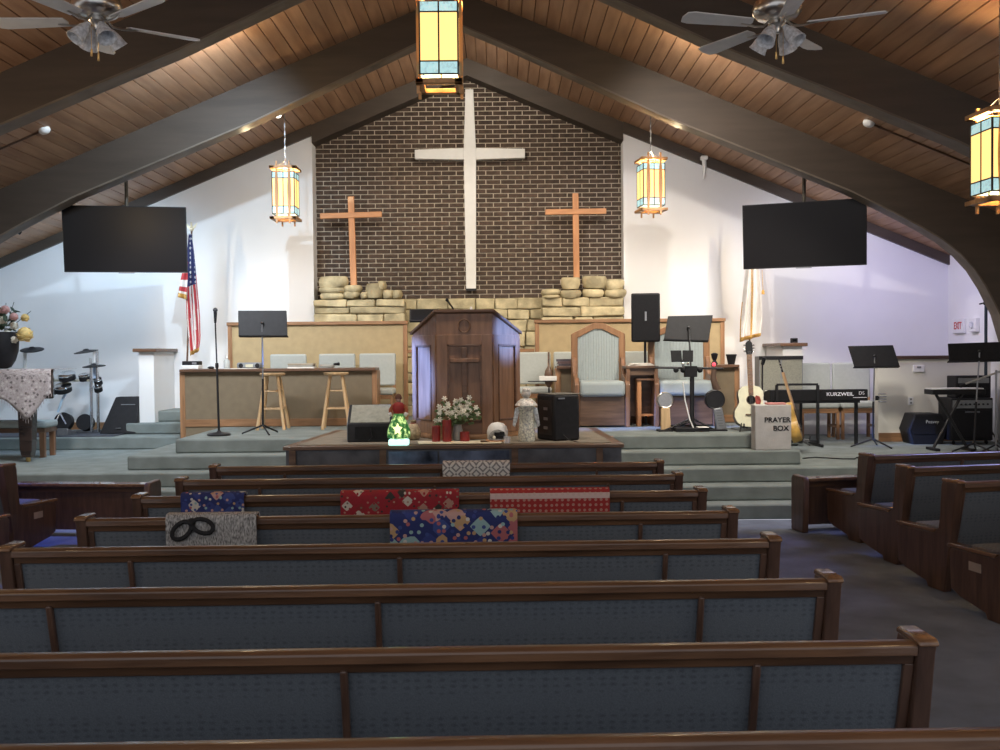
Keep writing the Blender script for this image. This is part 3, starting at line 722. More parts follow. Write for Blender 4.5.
# ================================================================== LANTERNS
def make_lantern(label, loc, rz, ztop, watt=70):
    t = thing('pendant_lantern', label, 'lantern', loc, rz, 'amber glass pendant lanterns')
    H = 0.655; w = 0.145        # distance between frames, half width of the body
    # body glass, each face two panes between lead strips with blue bands
    for k in range(4):
        M = Matrix.Rotation(k * PI / 2, 4, 'Z')
        for s in (-1, 1):
            x0, x1 = (0.006, w - 0.008) if s > 0 else (-w + 0.008, -0.006)
            MB().box(x0, x1, -w, -w + 0.004, 0.155, H - 0.145, M).build('amber_pane', amber, t)
            MB().box(x0, x1, -w, -w + 0.004, 0.062, 0.145, M).build('blue_pane', blue_gl, t)
            MB().box(x0, x1, -w, -w + 0.004, H - 0.135, H - 0.065, M).build('blue_pane', blue_gl, t)
    ld = MB()
    for k in range(4):
        M = Matrix.Rotation(k * PI / 2, 4, 'Z')
        for z in (0.055, 0.15, H - 0.14, H - 0.06): ld.box(-w, w, -w - 0.004, -w + 0.006, z - 0.005, z + 0.005, M)
        ld.box(-0.006, 0.006, -w - 0.004, -w + 0.006, 0.055, H - 0.06, M); ld.box(-w - 0.004, -w + 0.008, -w - 0.004, -w + 0.008, 0.055, H - 0.06, M)
    ld.build('lead_strips', lead, t)
    # wooden frames
    for z, nm in ((0.0, 'bottom_frame'), (H, 'top_frame')):
        f = MB()
        for k in range(4): f.box(-0.175, 0.175, -0.175, -0.115, z - 0.017, z + 0.017, Matrix.Rotation(k * PI / 2, 4, 'Z'))
        f.build(nm, lantern_wood, t, 0, 0.003)
    for sy in (-1, 1):
        for sx in (-1, 1):
            zs = [-0.075 + i * (H + 0.15) / 10 for i in range(11)]
            wd = [0.009 + 0.014 * math.sin(PI * i / 10) ** 2 for i in range(11)]
            p = [(sx * 0.082 - d, z) for z, d in zip(zs, wd)] + [(sx * 0.082 + d, z) for z, d in list(zip(zs, wd))[::-1]]
            y = sy * (w + 0.016)
            MB().prism(p, 'Y', y - 0.011, y + 0.011).build('post', lantern_wood, t)
    MB().ball((0, 0, 0.36), (0.035, 0.035, 0.05)).build('bulb', bulb_m, t, 60)
    # chain and canopy
    L = ztop - loc[2]
    ch = MB(); n = int((L - H) / 0.05)
    for i in range(n): 
        z = H + i * 0.05 + 0.02; rr = (0.008, 0.002) if i % 2 else (0.002, 0.008)
        ch.box(-rr[0], rr[0], -rr[1], rr[1], z - 0.03, z + 0.03)
    for k in range(4):
        a = PI / 4 + k * PI / 2
        ch.tube([(0.16 * math.cos(a), 0.16 * math.sin(a), H), (0, 0, H + 0.12)], 0.003, 5)
    ch.build('chain', steel, t)
    MB().lathe([(0.0, L - 0.05), (0.05, L - 0.04), (0.06, L), (0, L)]).build('canopy', nickel, t, 40)
    point((loc[0], loc[1], loc[2] + 0.50), watt, (1.0, 0.68, 0.34), 0.04)
    return t
make_lantern('small pendant lantern hanging left of the brick wall', (-2.32, 12.9, 3.58), 0, ceil(2.32), 25)
make_lantern('small pendant lantern hanging right of the brick wall', (2.47, 12.9, 3.65), R(8), ceil(2.47), 25)
make_lantern('large pendant lantern hanging at the ridge, top centre', (0.035, 7.5, 3.83), PI / 2, RZ)
make_lantern('pendant lantern cut by the right edge of the photo', (4.24, 7.4, 2.91), R(4), ceil(4.24))
point((-4.2, 7.4, 3.1), 30, (1.0, 0.70, 0.36), 0.1)
for x in (-4.2, 4.2): point((x, 2.8, 3.1), 30, (1.0, 0.70, 0.36), 0.1)

# ================================================================== CEILING FANS
def make_fan(loc, phase, ztop, label):
    t = thing('ceiling_fan', label, 'ceiling fan', loc, 0, 'ceiling fans')
    MB().lathe([(0.0, 0.085), (0.09, 0.085), (0.145, 0.07), (0.16, 0.03), (0.155, 0.0), (0.13, -0.03), (0.06, -0.045), (0.0, -0.045)], n=28).build('motor_housing', nickel, t, 50)
    MB().tube([(0, 0, 0.08), (0, 0, ztop - loc[2])], 0.014).build('downrod', nickel, t, 60)
    MB().lathe([(0.03, ztop - loc[2] - 0.10), (0.07, ztop - loc[2] - 0.03), (0.07, ztop - loc[2])]).build('canopy', nickel, t, 50)
    MB().lathe([(0.0, -0.04), (0.05, -0.045), (0.055, -0.075), (0.03, -0.10), (0.028, -0.13), (0.0, -0.135)]).build('switch_housing', nickel, t, 50)
    for k in range(5):
        a = phase + k * 2 * PI / 5
        M = Matrix.Rotation(a, 4, 'Z') @ Matrix.Rotation(R(11), 4, 'X')
        br = MB().tube([(0.05, 0, -0.05), (0.10, 0, -0.095), (0.16, 0, -0.10), (0.26, 0, -0.086)], 0.008, 6, Matrix.Rotation(a, 4, 'Z')).build('blade_arm', nickel, t, 60)
        w0, w1 = 0.052, 0.070
        p = [(0.20, -w0), (0.62, -w1), (0.665, -w1 * 0.8), (0.68, 0), (0.665, w1 * 0.8), (0.62, w1), (0.20, w0), (0.185, 0)]
        MB().prism(p, 'Z', -0.086, -0.078, M).build('blade', blade_m, t, 0, 0.002)
    for k in range(4):
        a = PI / 4 + k * PI / 2
        M = Matrix.Translation((0.055 * math.cos(a), 0.055 * math.sin(a), -0.10)) @ Matrix.Rotation(a, 4, 'Z') @ Matrix.Rotation(R(180 - 38), 4, 'Y')
        MB().lathe([(0.018, 0.0), (0.024, 0.02), (0.04, 0.05), (0.05, 0.09), (0.055, 0.13), (0.062, 0.15), (0.058, 0.15), (0.05, 0.12), (0.04, 0.07), (0.02, 0.03)], n=14, M=M).build('glass_shade', frost, t, 50)
    c = MB()
    for x, l in ((-0.02, 0.15), (0.025, 0.18)):
        c.tube([(x, -0.05, -0.12), (x, -0.05, -0.12 - l)], 0.0018, 5); c.lathe([(0.0, -0.05), (0.008, -0.045), (0.006, 0)], (x, -0.05, -0.12 - l), 8)
    c.build('pull_chain', brass, t, 60)
    return t
f1 = at(97, 10, 6.5); make_fan((f1.x, 6.5, f1.z), R(-38), ceil(f1.x), 'silver ceiling fan with glass shades at the upper left')
f2 = at(777, 13, 6.5); make_fan((f2.x, 6.5, f2.z), R(-22), ceil(f2.x), 'silver ceiling fan with glass shades at the upper right')

# ================================================================== CEILING FIXTURES
def detector(px, py, sgn, lim, label):
    # solve where the ray meets the ceiling slope
    d = (at(px, py, 10) - CAM); k = (RZ - SL * sgn * CAM.x - CAM.z) / (d.z + SL * sgn * d.x); p = CAM + d * k
    t = thing('smoke_detector', label, 'detector', (p.x, p.y, ceil(p.x)), 0, 'ceiling detectors with conduit')
    t.rotation_euler = (0, sgn * TH, 0)
    MB().lathe([(0.0, -0.055), (0.045, -0.05), (0.065, -0.025), (0.065, 0.0)]).build('housing', white_pl, t, 50)
    MB().tube([(sgn * 0.05, 0, -0.012), (sgn * lim, 0, -0.012)], 0.011, 6).build('conduit', mat('brown conduit', (0.07, 0.035, 0.02), 0.5), t, 60)
detector(44, 129, -1, 2.2, 'white ceiling detector with brown conduit, left slope')
detector(869, 122, 1, 2.4, 'white ceiling detector with brown conduit, right slope')
def can_light(px, py, Y, label, lens, housing, aim=(0, 1, -0.6)):
    p = at(px, py, Y)
    t = thing('spot_fixture', label, 'spotlight', p, 0, 'small ceiling spotlights')
    q = Vector(aim).to_track_quat('Z', 'Y').to_matrix().to_4x4()
    MB().lathe([(0.0, -0.09), (0.035, -0.085), (0.05, -0.03), (0.058, 0.06), (0.05, 0.06), (0.04, 0.02)], n=16, M=q).build('housing', housing, t, 50)
    MB().lathe([(0.0, 0.035), (0.045, 0.035)], n=16, M=q).build('lens', lens, t)
    h = ceil(p.x) - p.z
    MB().tube([(0, 0, 0.03), (0.03, 0.02, h * 0.5), (0.02, 0.02, max(h, 0.06))], 0.01, 6).build('bracket', black_metal, t, 60)
can_light(278, 112, 12.78, 'small lit spotlight above the left pendant lantern', led_m, nickel, (0, -0.6, -0.6))
can_light(653, 107, 12.78, 'small lit spotlight above the right pendant lantern', led_m, nickel, (0, -0.6, -0.6))
can_light(2, 233, 12.9, 'small lit spotlight at the left edge of the photo', led_m, nickel, (0.5, -0.6, -0.4))
can_light(17, 229, 12.9, 'black spotlight on the ceiling at the far left', black_cloth, black_metal, (0.9, 0.7, -0.5))
can_light(905, 218, 12.95, 'black spotlight on the ceiling at the far right', black_cloth, black_metal, (-0.9, 0.7, -0.5))
p = at(704, 160, 15.0)
t = thing('ceiling_camera', 'small white bracket camera under the right roof slope', 'camera', p)
MB().box(-0.05, 0.05, -0.06, 0.06, 0.0, 0.06).build('body', white_pl, t, 0, 0.015)
MB().tube([(0, 0, 0), (0.01, 0, -0.12), (0.0, 0.02, -0.28)], [0.035, 0.03, 0.012], 8).build('arm', white_pl, t, 60)

# ================================================================== TELEVISIONS
def make_tv(cx, cz, W, H, yaw, tilt, label):
    t = thing('television', label, 'television', (cx, 13.0, cz - H / 2), yaw, 'ceiling hung televisions')
    M = Matrix.Translation((0, 0, H / 2)) @ Matrix.Rotation(tilt, 4, 'X')
    MB().box(-W / 2, W / 2, 0.0, 0.05, -H / 2, H / 2, M).build('casing', black, t, 0, 0.006)
    MB().box(-W / 2 + 0.012, W / 2 - 0.012, -0.003, 0.0, -H / 2 + 0.02, H / 2 - 0.012, M).build('screen', screen_m, t)
    MB().box(-0.10, 0.10, -0.004, 0.02, -H / 2 - 0.012, -H / 2 + 0.004, M).build('logo_bar', steel, t)
    MB().box(-0.2, 0.2, 0.05, 0.10, -0.15, 0.15, M).build('wall_bracket', black_metal, t)
    MB().tube([(0, 0.12, H / 2), (0, 0.12, ceil(cx) - (cz - H / 2))], 0.024, 8).build('ceiling_pole', mat('bronze pole', (0.06, 0.05, 0.035), 0.5, 0.3), t, 60)
make_tv(-4.47, 3.345, 1.56, 0.87, R(10), R(6), 'black television hanging beside the striped flag, left')
make_tv(4.50, 3.33, 1.57, 0.86, R(-21), R(7), 'black television hanging from the ceiling on the right')

# ================================================================== PULPIT
AZ = Z5 + 0.012
def face_frame(p0, p1):
    a = Vector((p0[0], p0[1], 0)); b = Vector((p1[0], p1[1], 0)); d = (b - a).normalized()
    n = Vector((d.y, -d.x, 0))          # outward for a counter-clockwise plan seen from above
    M = Matrix(((d.x, -n.x, 0, a.x), (d.y, -n.y, 0, a.y), (0, 0, 1, 0), (0, 0, 0, 1)))
    return M, (b - a).length
def make_pulpit():
    t = thing('pulpit', 'large six-sided oak pulpit with carved cross on its front', 'pulpit', (0.075, 11.22, Z5 + 0.012))
    hf, hb, yf, yb = 0.312, 0.615, -0.27, 0.22
    zf, zbk = 1.405, 1.19
    def zt(y): return zf + (zbk - zf) * (y - yf) / (yb - yf)
    pl_ = [(-hf, yf), (hf, yf), (hb, yb), (-hb, yb)]
    vs = [(x, y, 0) for x, y in pl_] + [(x, y, zt(y)) for x, y in pl_]
    MB().add(vs, [(0, 3, 2, 1), (4, 5, 6, 7), (0, 1, 5, 4), (1, 2, 6, 5), (2, 3, 7, 6), (3, 0, 4, 7)]).build('body', pulpit_wood, t)
    # sloping reading top with overhang
    o_ = 1.07
    vs = [(x * o_, y * 1.12, zt(y * 1.12) + dz) for dz in (0.0, 0.035) for x, y in pl_]
    MB().add(vs, [(0, 3, 2, 1), (4, 5, 6, 7), (0, 1, 5, 4), (1, 2, 6, 5), (2, 3, 7, 6), (3, 0, 4, 7)]).build('reading_top', pulpit_dark, t, 0, 0.006)
    # plinth
    MB().prism([(x * 1.04, y * 1.06) for x, y in pl_], 'Z', 0.0, 0.06).build('plinth', trim_wood, t, 0, 0.006)
    faces = [(pl_[0], pl_[1]), (pl_[1], pl_[2]), (pl_[3], pl_[0])]
    for k, (a, b) in enumerate(faces):
        M, L = face_frame(a, b)
        z1 = 1.08
        m = 0.15 if k == 0 else 0.12
        # raised stiles and rails round a recessed panel
        MB().box(0, m * 0.8, -0.018, 0, 0.06, 1.17, M).build('stile', pulpit_wood, t, 0, 0.003)
        MB().box(L - m * 0.8, L, -0.018, 0, 0.06, 1.17, M).build('stile', pulpit_wood, t, 0, 0.003)
        MB().box(m * 0.8, L - m * 0.8, -0.018, 0, 0.06, 0.20, M).build('rail', pulpit_dark if k == 0 else pulpit_wood, t, 0, 0.003)
        MB().box(m * 0.8, L - m * 0.8, -0.018, 0, z1 - 0.02, z1 + 0.09, M).build('rail', pulpit_wood, t, 0, 0.003)
        fr = MB()
        for x0, x1, z0, z2 in ((m * 0.8, L - m * 0.8, z1 - 0.04, z1 - 0.02), (m * 0.8, L - m * 0.8, 0.20, 0.22), (m * 0.8, m * 0.8 + 0.02, 0.20, z1 - 0.02), (L - m * 0.8 - 0.02, L - m * 0.8, 0.20, z1 - 0.02)):
            fr.box(x0, x1, -0.026, 0, z0, z2, M)
        fr.build('panel_moulding', pulpit_dark, t, 0, 0.003)
        if k == 0:
            cr = L / 2
            c_ = MB().box(cr - 0.03, cr + 0.03, -0.05, 0, 0.36, 1.03, M).build('cross_upright', pulpit_dark, t, 0, 0.006)
            MB().box(cr - 0.165, cr + 0.165, -0.056, 0, 0.86, 0.905, M).build('cross_bar', pulpit_wood, t, 0, 0.006)
            pts = [(cr + 0.065 * math.cos(i * PI / 12), -0.012, 1.27 + 0.072 * math.sin(i * PI / 12)) for i in range(24)]
            em = MB().tube(pts, 0.008, 6, M, True); em.box(cr - 0.008, cr + 0.008, -0.02, 0, 1.22, 1.32, M)
            em.build('round_emblem', pulpit_wood, t, 50)
    return t
make_pulpit()
def simple(name, label, cat, mb, m, loc=(0, 0, 0), rz=0, smooth=0, bevel=0, group=None):
    o = mb.build(name, m, None, smooth, bevel); o.location = loc; o.rotation_euler = (0, 0, rz); return tag(o, label, cat, group)
# things lying on the pulpit
p = at(424, 316, 11.46)
t = thing('pulpit_monitor', 'black monitor lying on the left of the pulpit top', 'monitor', (p.x, 11.46, p.z - 0.05), R(4))
MB().box(-0.17, 0.17, -0.01, 0.02, -0.02, 0.16, Matrix.Rotation(R(-35), 4, 'X')).build('casing', black, t, 0, 0.006)
MB().box(-0.15, 0.15, -0.012, -0.010, 0.0, 0.145, Matrix.Rotation(R(-35), 4, 'X')).build('back_plate', black_cloth, t)
MB().box(-0.05, 0.05, -0.02, 0.09, -0.04, -0.02).build('foot', black, t)
p = at(456, 311, 11.3); q = at(447, 300, 11.3)
t = thing('gooseneck_microphone', 'black gooseneck microphone on the pulpit top', 'microphone', (p.x, 11.3, p.z - 0.05))
MB().tube([(0, 0, 0), (0, 0, 0.03), (q.x - p.x, 0, q.z - p.z + 0.05)], [0.008, 0.008, 0.012], 8).build('neck', black_metal, t, 60)
MB().ball((q.x - p.x, 0, q.z - p.z + 0.05), 0.02).build('head', black, t, 60)
p = at(471, 307, 11.25)
simple('candle_stub', 'small white object standing on the pulpit top', 'candle', MB().lathe([(0.012, 0), (0.012, 0.05), (0.008, 0.055)], n=10), white_pl, (p.x, 11.25, p.z - 0.05), 0, 50)

# ================================================================== THINGS ON THE APRON
def onz(px, py, z): v = atz(px, py, z); return Vector((v.x, v.y, z))
# floor monitor, back towards the nave
b = onz(369, 442, AZ)
t = thing('floor_monitor', 'wedge floor monitor with grey lit top, left of the glowing figurine', 'speaker', (b.x, b.y, AZ), R(3))
MB().prism([(0.0, 0.0), (0.40, 0.0), (0.42, 0.34), (0.30, 0.40), (0.02, 0.20)], 'X', -0.235, 0.235).build('cabinet', black, t, 0, 0.01)
MB().prism([(0.035, 0.208), (0.29, 0.388), (0.287, 0.394), (0.032, 0.214)][::-1], 'X', -0.205, 0.225).build('lit_top_sheet', mat('lit top grey', (0.24, 0.24, 0.20), 0.9, 0, 0.1, 20, 0.3, 200), t)  # lit top face put into the paler colour of this sheet
MB().box(-0.15, 0.2, -0.004, 0.0, 0.03, 0.17).build('rear_panel', black_cloth, t)
MB().prism([(0.02, 0.02), (0.36, 0.02), (0.36, 0.32), (0.29, 0.36), (0.04, 0.19)], 'X', -0.243, -0.234).build('side_panel', grey_pl, t)
MB().tube([(0.02, -0.006, 0.15), (0.04, -0.02, 0.06), (0.0, -0.03, 0.012)], 0.006, 6).build('cable', black, t, 60)
# lit figurine
b = onz(399, 445, AZ)
fg = thing('lit_figurine', 'glowing carol singer figurine in red top and green lit skirt', 'figurine', b)
MB().prism([(-0.105, -0.07), (0.105, -0.07), (0.105, 0.07), (-0.105, 0.07)], 'Z', 0, 0.062).build('lit_base', mat('lit white base', (0.8, 0.95, 0.95), 0.5, 0, 0.1, 30, emis=(0.55, 1.0, 0.92), es=0.9), fg, 0, 0.012)
gsk = mat('lit green skirt', (0.03, 0.12, 0.04), 0.4, 0, 0.6, 30, 0.2, 60)
_n = gsk.node_tree; _b = _n.nodes['Principled BSDF']; _z = _n.nodes.new('ShaderNodeTexNoise'); _z.inputs['Scale'].default_value = 26; _r = _n.nodes.new('ShaderNodeValToRGB')
_t = _n.nodes.new('ShaderNodeTexCoord'); _n.links.new(_t.outputs['Object'], _z.inputs['Vector']); _n.links.new(_z.outputs['Fac'], _r.inputs['Fac'])
_r.color_ramp.elements[0].position = 0.48; _r.color_ramp.elements[0].color = (0.01, 0.09, 0.02, 1); _r.color_ramp.elements[1].position = 0.66; _r.color_ramp.elements[1].color = (0.75, 1.0, 0.35, 1)
_n.links.new(_r.outputs[0], _b.inputs['Emission Color']); _b.inputs['Emission Strength'].default_value = 0.8
MB().lathe([(0.06, 0.062), (0.12, 0.08), (0.125, 0.14), (0.105, 0.20), (0.07, 0.28), (0.045, 0.345)], n=24).build('skirt', gsk, fg, 60)
st = MB()
pts = []
for i in range(10):
    a = PI / 2 + i * PI / 5; r_ = 0.05 if i % 2 == 0 else 0.026
    pts.append((r_ * math.cos(a), 0.175 + r_ * 1.3 * math.sin(a)))
st.prism(pts[::-1], 'Y', -0.135, -0.10)
star_m = mat('glowing star', (1, 0.95, 0.5), 0.5, 0, 0.1, 20, emis=(1.0, 0.95, 0.42), es=1.1)
st.build('glowing_star', star_m, fg)
MB().lathe([(0.048, 0.33), (0.062, 0.37), (0.068, 0.41), (0.045, 0.445), (0.02, 0.455)], n=16).build('red_bodice', mat('red bodice', (0.36, 0.03, 0.03), 0.5), fg, 60)
for s in (-1, 1):
    MB().tube([(s * 0.055, 0, 0.42), (s * 0.085, -0.02, 0.37), (s * 0.075, -0.05, 0.33)], [0.022, 0.022, 0.018], 8).build('sleeve', mat('red sleeve', (0.30, 0.08, 0.03), 0.5), fg, 60)
    MB().tube([(s * 0.066, -0.055, 0.335), (s * 0.096, -0.06, 0.32)], [0.02, 0.024], 8).build('white_cuff', white_pl, fg, 60)
MB().ball((0, 0, 0.485), (0.03, 0.03, 0.038)).build('head', mat('painted skin', (0.55, 0.36, 0.28), 0.5), fg, 60)
MB().lathe([(0.037, 0.485), (0.038, 0.50), (0.026, 0.53), (0.0, 0.545)], (0, 0.008, 0), 12).build('bonnet', mat('brown bonnet', (0.14, 0.06, 0.04), 0.7), fg, 60)
b = onz(412, 441, AZ)
sk = thing('burlap_bundle', 'small beige burlap bundle behind the glowing figurine', 'bundle', (b.x, b.y + 0.16, AZ))
MB().lathe([(0.05, 0), (0.09, 0.03), (0.085, 0.10), (0.05, 0.17), (0.025, 0.19), (0.04, 0.22)], n=14).build('bag', mat('burlap', (0.40, 0.31, 0.20), 0.95, 0, 0.2, 40, 0.5, 150), sk, 60)
MB().tube([(0.03 * math.cos(i * PI / 6), 0.03 * math.sin(i * PI / 6), 0.188) for i in range(12)], 0.006, 6, None, True).build('tie', red_wax, sk, 60)
# cream runner
simple('table_runner', 'cream cloth runner lying along the apron edge below the flowers', 'cloth', MB().prism([(-0.40, 10.40), (0.47, 10.40), (0.50, 10.72), (-0.44, 10.72)], 'Z', AZ, AZ + 0.006), mat('cream cloth', (0.72, 0.66, 0.50), 0.9, 0, 0.05, 20), (0, 0, 0))
CZ = AZ + 0.006
# red candles
def candle(px0, px1, ytop, ybot, label):
    b = onz((px0 + px1) / 2, ybot, CZ); r_ = (px1 - px0) / 2 * b.y / F; h = (ybot - ytop) * b.y / F
    t = thing('pillar_candle', label, 'candle', b, 0, 'red pillar candles')
    MB().lathe([(r_, 0), (r_, h), (r_ * 0.85, h + 0.003), (r_ * 0.6, h - 0.008), (0, h - 0.01)], n=20).build('wax', red_wax, t, 50)
    MB().tube([(0, 0, h - 0.01), (0.002, 0, h + 0.012)], 0.002, 5).build('wick', black, t)
candle(442.5, 451.5, 420, 441.5, 'tallest red pillar candle, in the middle of three')
candle(432, 440.5, 426, 441.5, 'medium red pillar candle, left of the tallest one')
candle(465 - 5, 469.5, 432, 441, 'short red pillar candle, right of the tallest one')
# vase of white flowers
b = onz(459, 438, CZ)
fl = thing('flower_vase', 'vase of small white flowers in front of the pulpit', 'flowers', (b.x, 10.74, CZ))
MB().lathe([(0.05, 0), (0.065, 0.06), (0.05, 0.14), (0.045, 0.17), (0.055, 0.18)], n=16).build('vase', mat('grey glazed vase', (0.25, 0.25, 0.24), 0.3), fl, 50)
stm = MB(); lv = MB()
random.seed(21)
for i in range(46):
    a = random.uniform(0, 2 * PI); rr = random.uniform(0.02, 1) ** 0.7
    x = 0.30 * rr * math.cos(a); y = 0.10 * rr * math.sin(a); z = 0.24 + 0.16 * (1 - rr) + random.uniform(-0.05, 0.09)
    if i < 4: x, z = (-0.145, -0.02, 0.11, 0.13)[i], (0.46, 0.36, 0.40, 0.47)[i]
    stm.tube([(0, 0, 0.15), (x * 0.5, y * 0.5, z * 0.75), (x, y, z)], 0.003, 4)
    for k in range(3): lv.ball((x + random.uniform(-0.04, 0.04), y + random.uniform(-0.02, 0.05), z - random.uniform(0.02, 0.08)), (0.022, 0.01, 0.016), 6, 4)
    h = MB()
    for k in range(6):
        M = Matrix.Translation((x, y, z)) @ Matrix.Rotation(random.uniform(-0.5, 0.5), 4, 'X') @ Matrix.Rotation(k * PI / 3, 4, 'Y')
        h.ball((0.017, -0.003, 0), (0.016, 0.005, 0.009), 6, 4, M)
    h.build('blossom', petal_w, fl, 60)
stm.build('stems', leaf_m, fl); lv.build('leaves', leaf_m, fl)
# white domed ceramic scene
b = onz(497.5, 441, CZ)
dm = thing('ceramic_scene', 'white domed ceramic scene with dark openings, right of the candles', 'ornament', (b.x, b.y + 0.05, CZ))
MB().lathe([(0.105, 0.0), (0.115, 0.07), (0.115, 0.105), (0.10, 0.155), (0.065, 0.19), (0.0, 0.205)], n=24).build('dome', white_pl, dm, 60)
MB().prism([(0.10 * math.cos(i * PI / 10), 0.03 + 0.10 * math.sin(i * PI / 10)) for i in range(11)], 'Y', -0.128, -0.05).build('arch', mat('grey arch', (0.30, 0.30, 0.28), 0.7, 0, 0.4, 30), dm)
for x, z, w_, h_ in ((-0.005, 0.085, 0.028, 0.016), (0.05, 0.09, 0.028, 0.018), (0.02, 0.05, 0.06, 0.02)):
    MB().box(x - w_, x + w_, -0.134, -0.12, z - h_, z + h_).build('opening', black, dm, 0, 0.004)
MB().ball((-0.035, -0.13, 0.045), (0.018, 0.012, 0.022)).build('figure', petal_w, dm, 60)
MB().box(-0.125, 0.125, -0.14, 0.09, 0, 0.012).build('base', cross_wood, dm, 0, 0.004)
b = onz(507, 443, CZ)
simple('glass_cup', 'small clear glass cup in front of the ceramic scene', 'cup', MB().lathe([(0.035, 0), (0.04, 0.07), (0.036, 0.07), (0.031, 0.006), (0, 0.006)], n=16), clear_gl, b, 0, 50)
b = onz(484, 442, CZ)
simple('small_dish', 'flat brown dish lying between the candles and ceramic scene', 'dish', MB().lathe([(0.0, 0), (0.035, 0.002), (0.045, 0.012), (0.04, 0.012), (0.0, 0.006)], n=16), pulpit_dark, b, 0, 50)
# crystal angel
b = onz(526.5, 441, AZ)
an = thing('glass_angel', 'glittering clear glass angel beside the black speaker', 'angel', b)
gl_m = mat('glittering glass', (0.62, 0.63, 0.60), 0.12, 0, 0.32, 55, 0.9, 45, coat=0.8, col2=(0.9, 0.88, 0.72))
MB().lathe([(0.095, 0), (0.10, 0.02), (0.085, 0.15), (0.078, 0.30), (0.09, 0.38)], n=20).build('gown', gl_m, an, 60)
MB().lathe([(0.125, 0.39), (0.12, 0.40), (0.09, 0.435), (0.06, 0.46), (0.03, 0.47)], n=20).build('cape', mat('frosted cape', (0.62, 0.60, 0.56), 0.3, 0, 0.3, 40, 0.5, 60), an, 60)
MB().ball((0, 0, 0.515), (0.055, 0.055, 0.05), 14, 8).build('head', mat('frosted head', (0.55, 0.53, 0.50), 0.3, 0, 0.15, 60, 0.6, 80), an, 60)
MB().lathe([(0.0, 0.56), (0.05, 0.555), (0.035, 0.575), (0.0, 0.58)], n=14).build('hair', mat('frosted cap', (0.50, 0.48, 0.45), 0.3, 0, 0.35, 60), an, 60)
for s in (-1, 1):
    p_ = [(0.07, 0.38), (0.12, 0.36), (0.135, 0.28), (0.15, 0.17), (0.125, 0.15), (0.10, 0.22), (0.08, 0.30)]
    MB().prism([(s * x, z) for x, z in p_][::(1 if s < 0 else -1)], 'Y', 0.0, 0.03).build('wing', mat('glass wing', (0.62, 0.66, 0.72), 0.15, 0, 0.3, 40, 0.4, 50), an, 0, 0.006)
# black powered speaker
b = onz(559, 441, AZ)
t = thing('powered_speaker', 'upright black powered speaker showing its control panel, on the apron', 'speaker', (b.x + 0.01, b.y + 0.22, AZ), R(28))
MB().prism([(-0.17, -0.19), (0.15, -0.19), (0.20, -0.10), (0.20, 0.19), (-0.17, 0.19)], 'Z', 0, 0.50).build('cabinet', black, t, 0, 0.02)
MB().box(-0.172, -0.168, -0.14, 0.14, 0.06, 0.44).build('control_panel', black_metal, t)
MB().box(-0.16, 0.19, -0.18, 0.18, 0.50, 0.512).build('top_plate', mat('grey brown top', (0.13, 0.12, 0.10), 0.7), t, 0, 0.01)  # top plate coloured paler and browner than the black cabinet
for z in (0.12, 0.22, 0.33): MB().box(-0.176, -0.171, -0.05, 0.03, z, z + 0.03).build('label_strip', steel, t)
MB().box(-0.12, -0.04, -0.20, -0.19, 0.455, 0.47).build('badge', steel, t)
MB().tube([(-0.06, -0.20, 0.07), (-0.04, -0.25, 0.02), (0.0, -0.42, -0.005)], 0.006, 6).build('cable', black, t, 60)

# ================================================================== CHOIR DESKS AND CHAIRS
def choir_desk(x0, x1, z0, label):
    t = thing('choir_desk', label, 'desk', ((x0 + x1) / 2, 13.345, z0), 0, 'pair of long choir desks')
    hw_ = (x1 - x0) / 2; H = 1.615 - z0
    MB().box(-hw_ + 0.02, hw_ - 0.02, 0.01, 0.032, 0, H - 0.04).build('front_panel', tan_dark, t)
    MB().box(-hw_ - 0.02, hw_ + 0.02, -0.06, 0.40, H - 0.04, H).build('top_board', pulpit_dark, t, 0, 0.006)
    for s in (-1, 1): MB().box(s * hw_ - 0.035, s * hw_ + 0.035, -0.005, 0.36, 0.0, H - 0.04).build('end_panel', trim_wood_z, t, 0, 0.004)
    MB().box(-hw_ + 0.035, hw_ - 0.035, -0.004, 0.014, 0.17, 0.27).build('base_rail', trim_wood, t, 0, 0.003)
    return t
choir_desk(-3.86, -1.24, Z4, 'long brown choir desk behind the two wooden stools')
choir_desk(1.26, 3.70, Z4, 'long brown choir desk behind the pointed-back chairs, right')
def make_chair(label, group, sc=1.0):
    t = thing('choir_chair', label, 'chair', (0, 0, 0), 0, group)
    w_ = 0.262
    MB().box(-w_, w_, -0.22, 0.22, 0.40, 0.49).build('seat_cushion', chair_fabric, t, 0, 0.03, 3)
    MB().box(-w_, w_, 0.18, 0.25, 0.52, 0.985, Matrix.Translation((0, 0, 0))).build('back_cushion', chair_fabric, t, 0, 0.025, 3)
    MB().box(-w_ + 0.02, w_ - 0.02, -0.20, 0.20, 0.34, 0.40).build('seat_frame', trim_wood, t, 0, 0.004)
    for sx in (-1, 1):
        MB().box(sx * 0.24 - 0.02, sx * 0.24 + 0.02, -0.20, -0.16, 0, 0.36).build('leg', trim_wood_z, t, 0, 0.004)
        MB().box(sx * 0.24 - 0.02, sx * 0.24 + 0.02, 0.19, 0.23, 0, 0.60).build('leg', trim_wood_z, t, 0, 0.004)
        MB().box(sx * 0.24 - 0.012, sx * 0.24 + 0.012, -0.17, 0.20, 0.15, 0.18).build('stretcher', trim_wood, t)
    return t
ch0 = make_chair('', 'choir chairs')
first = True
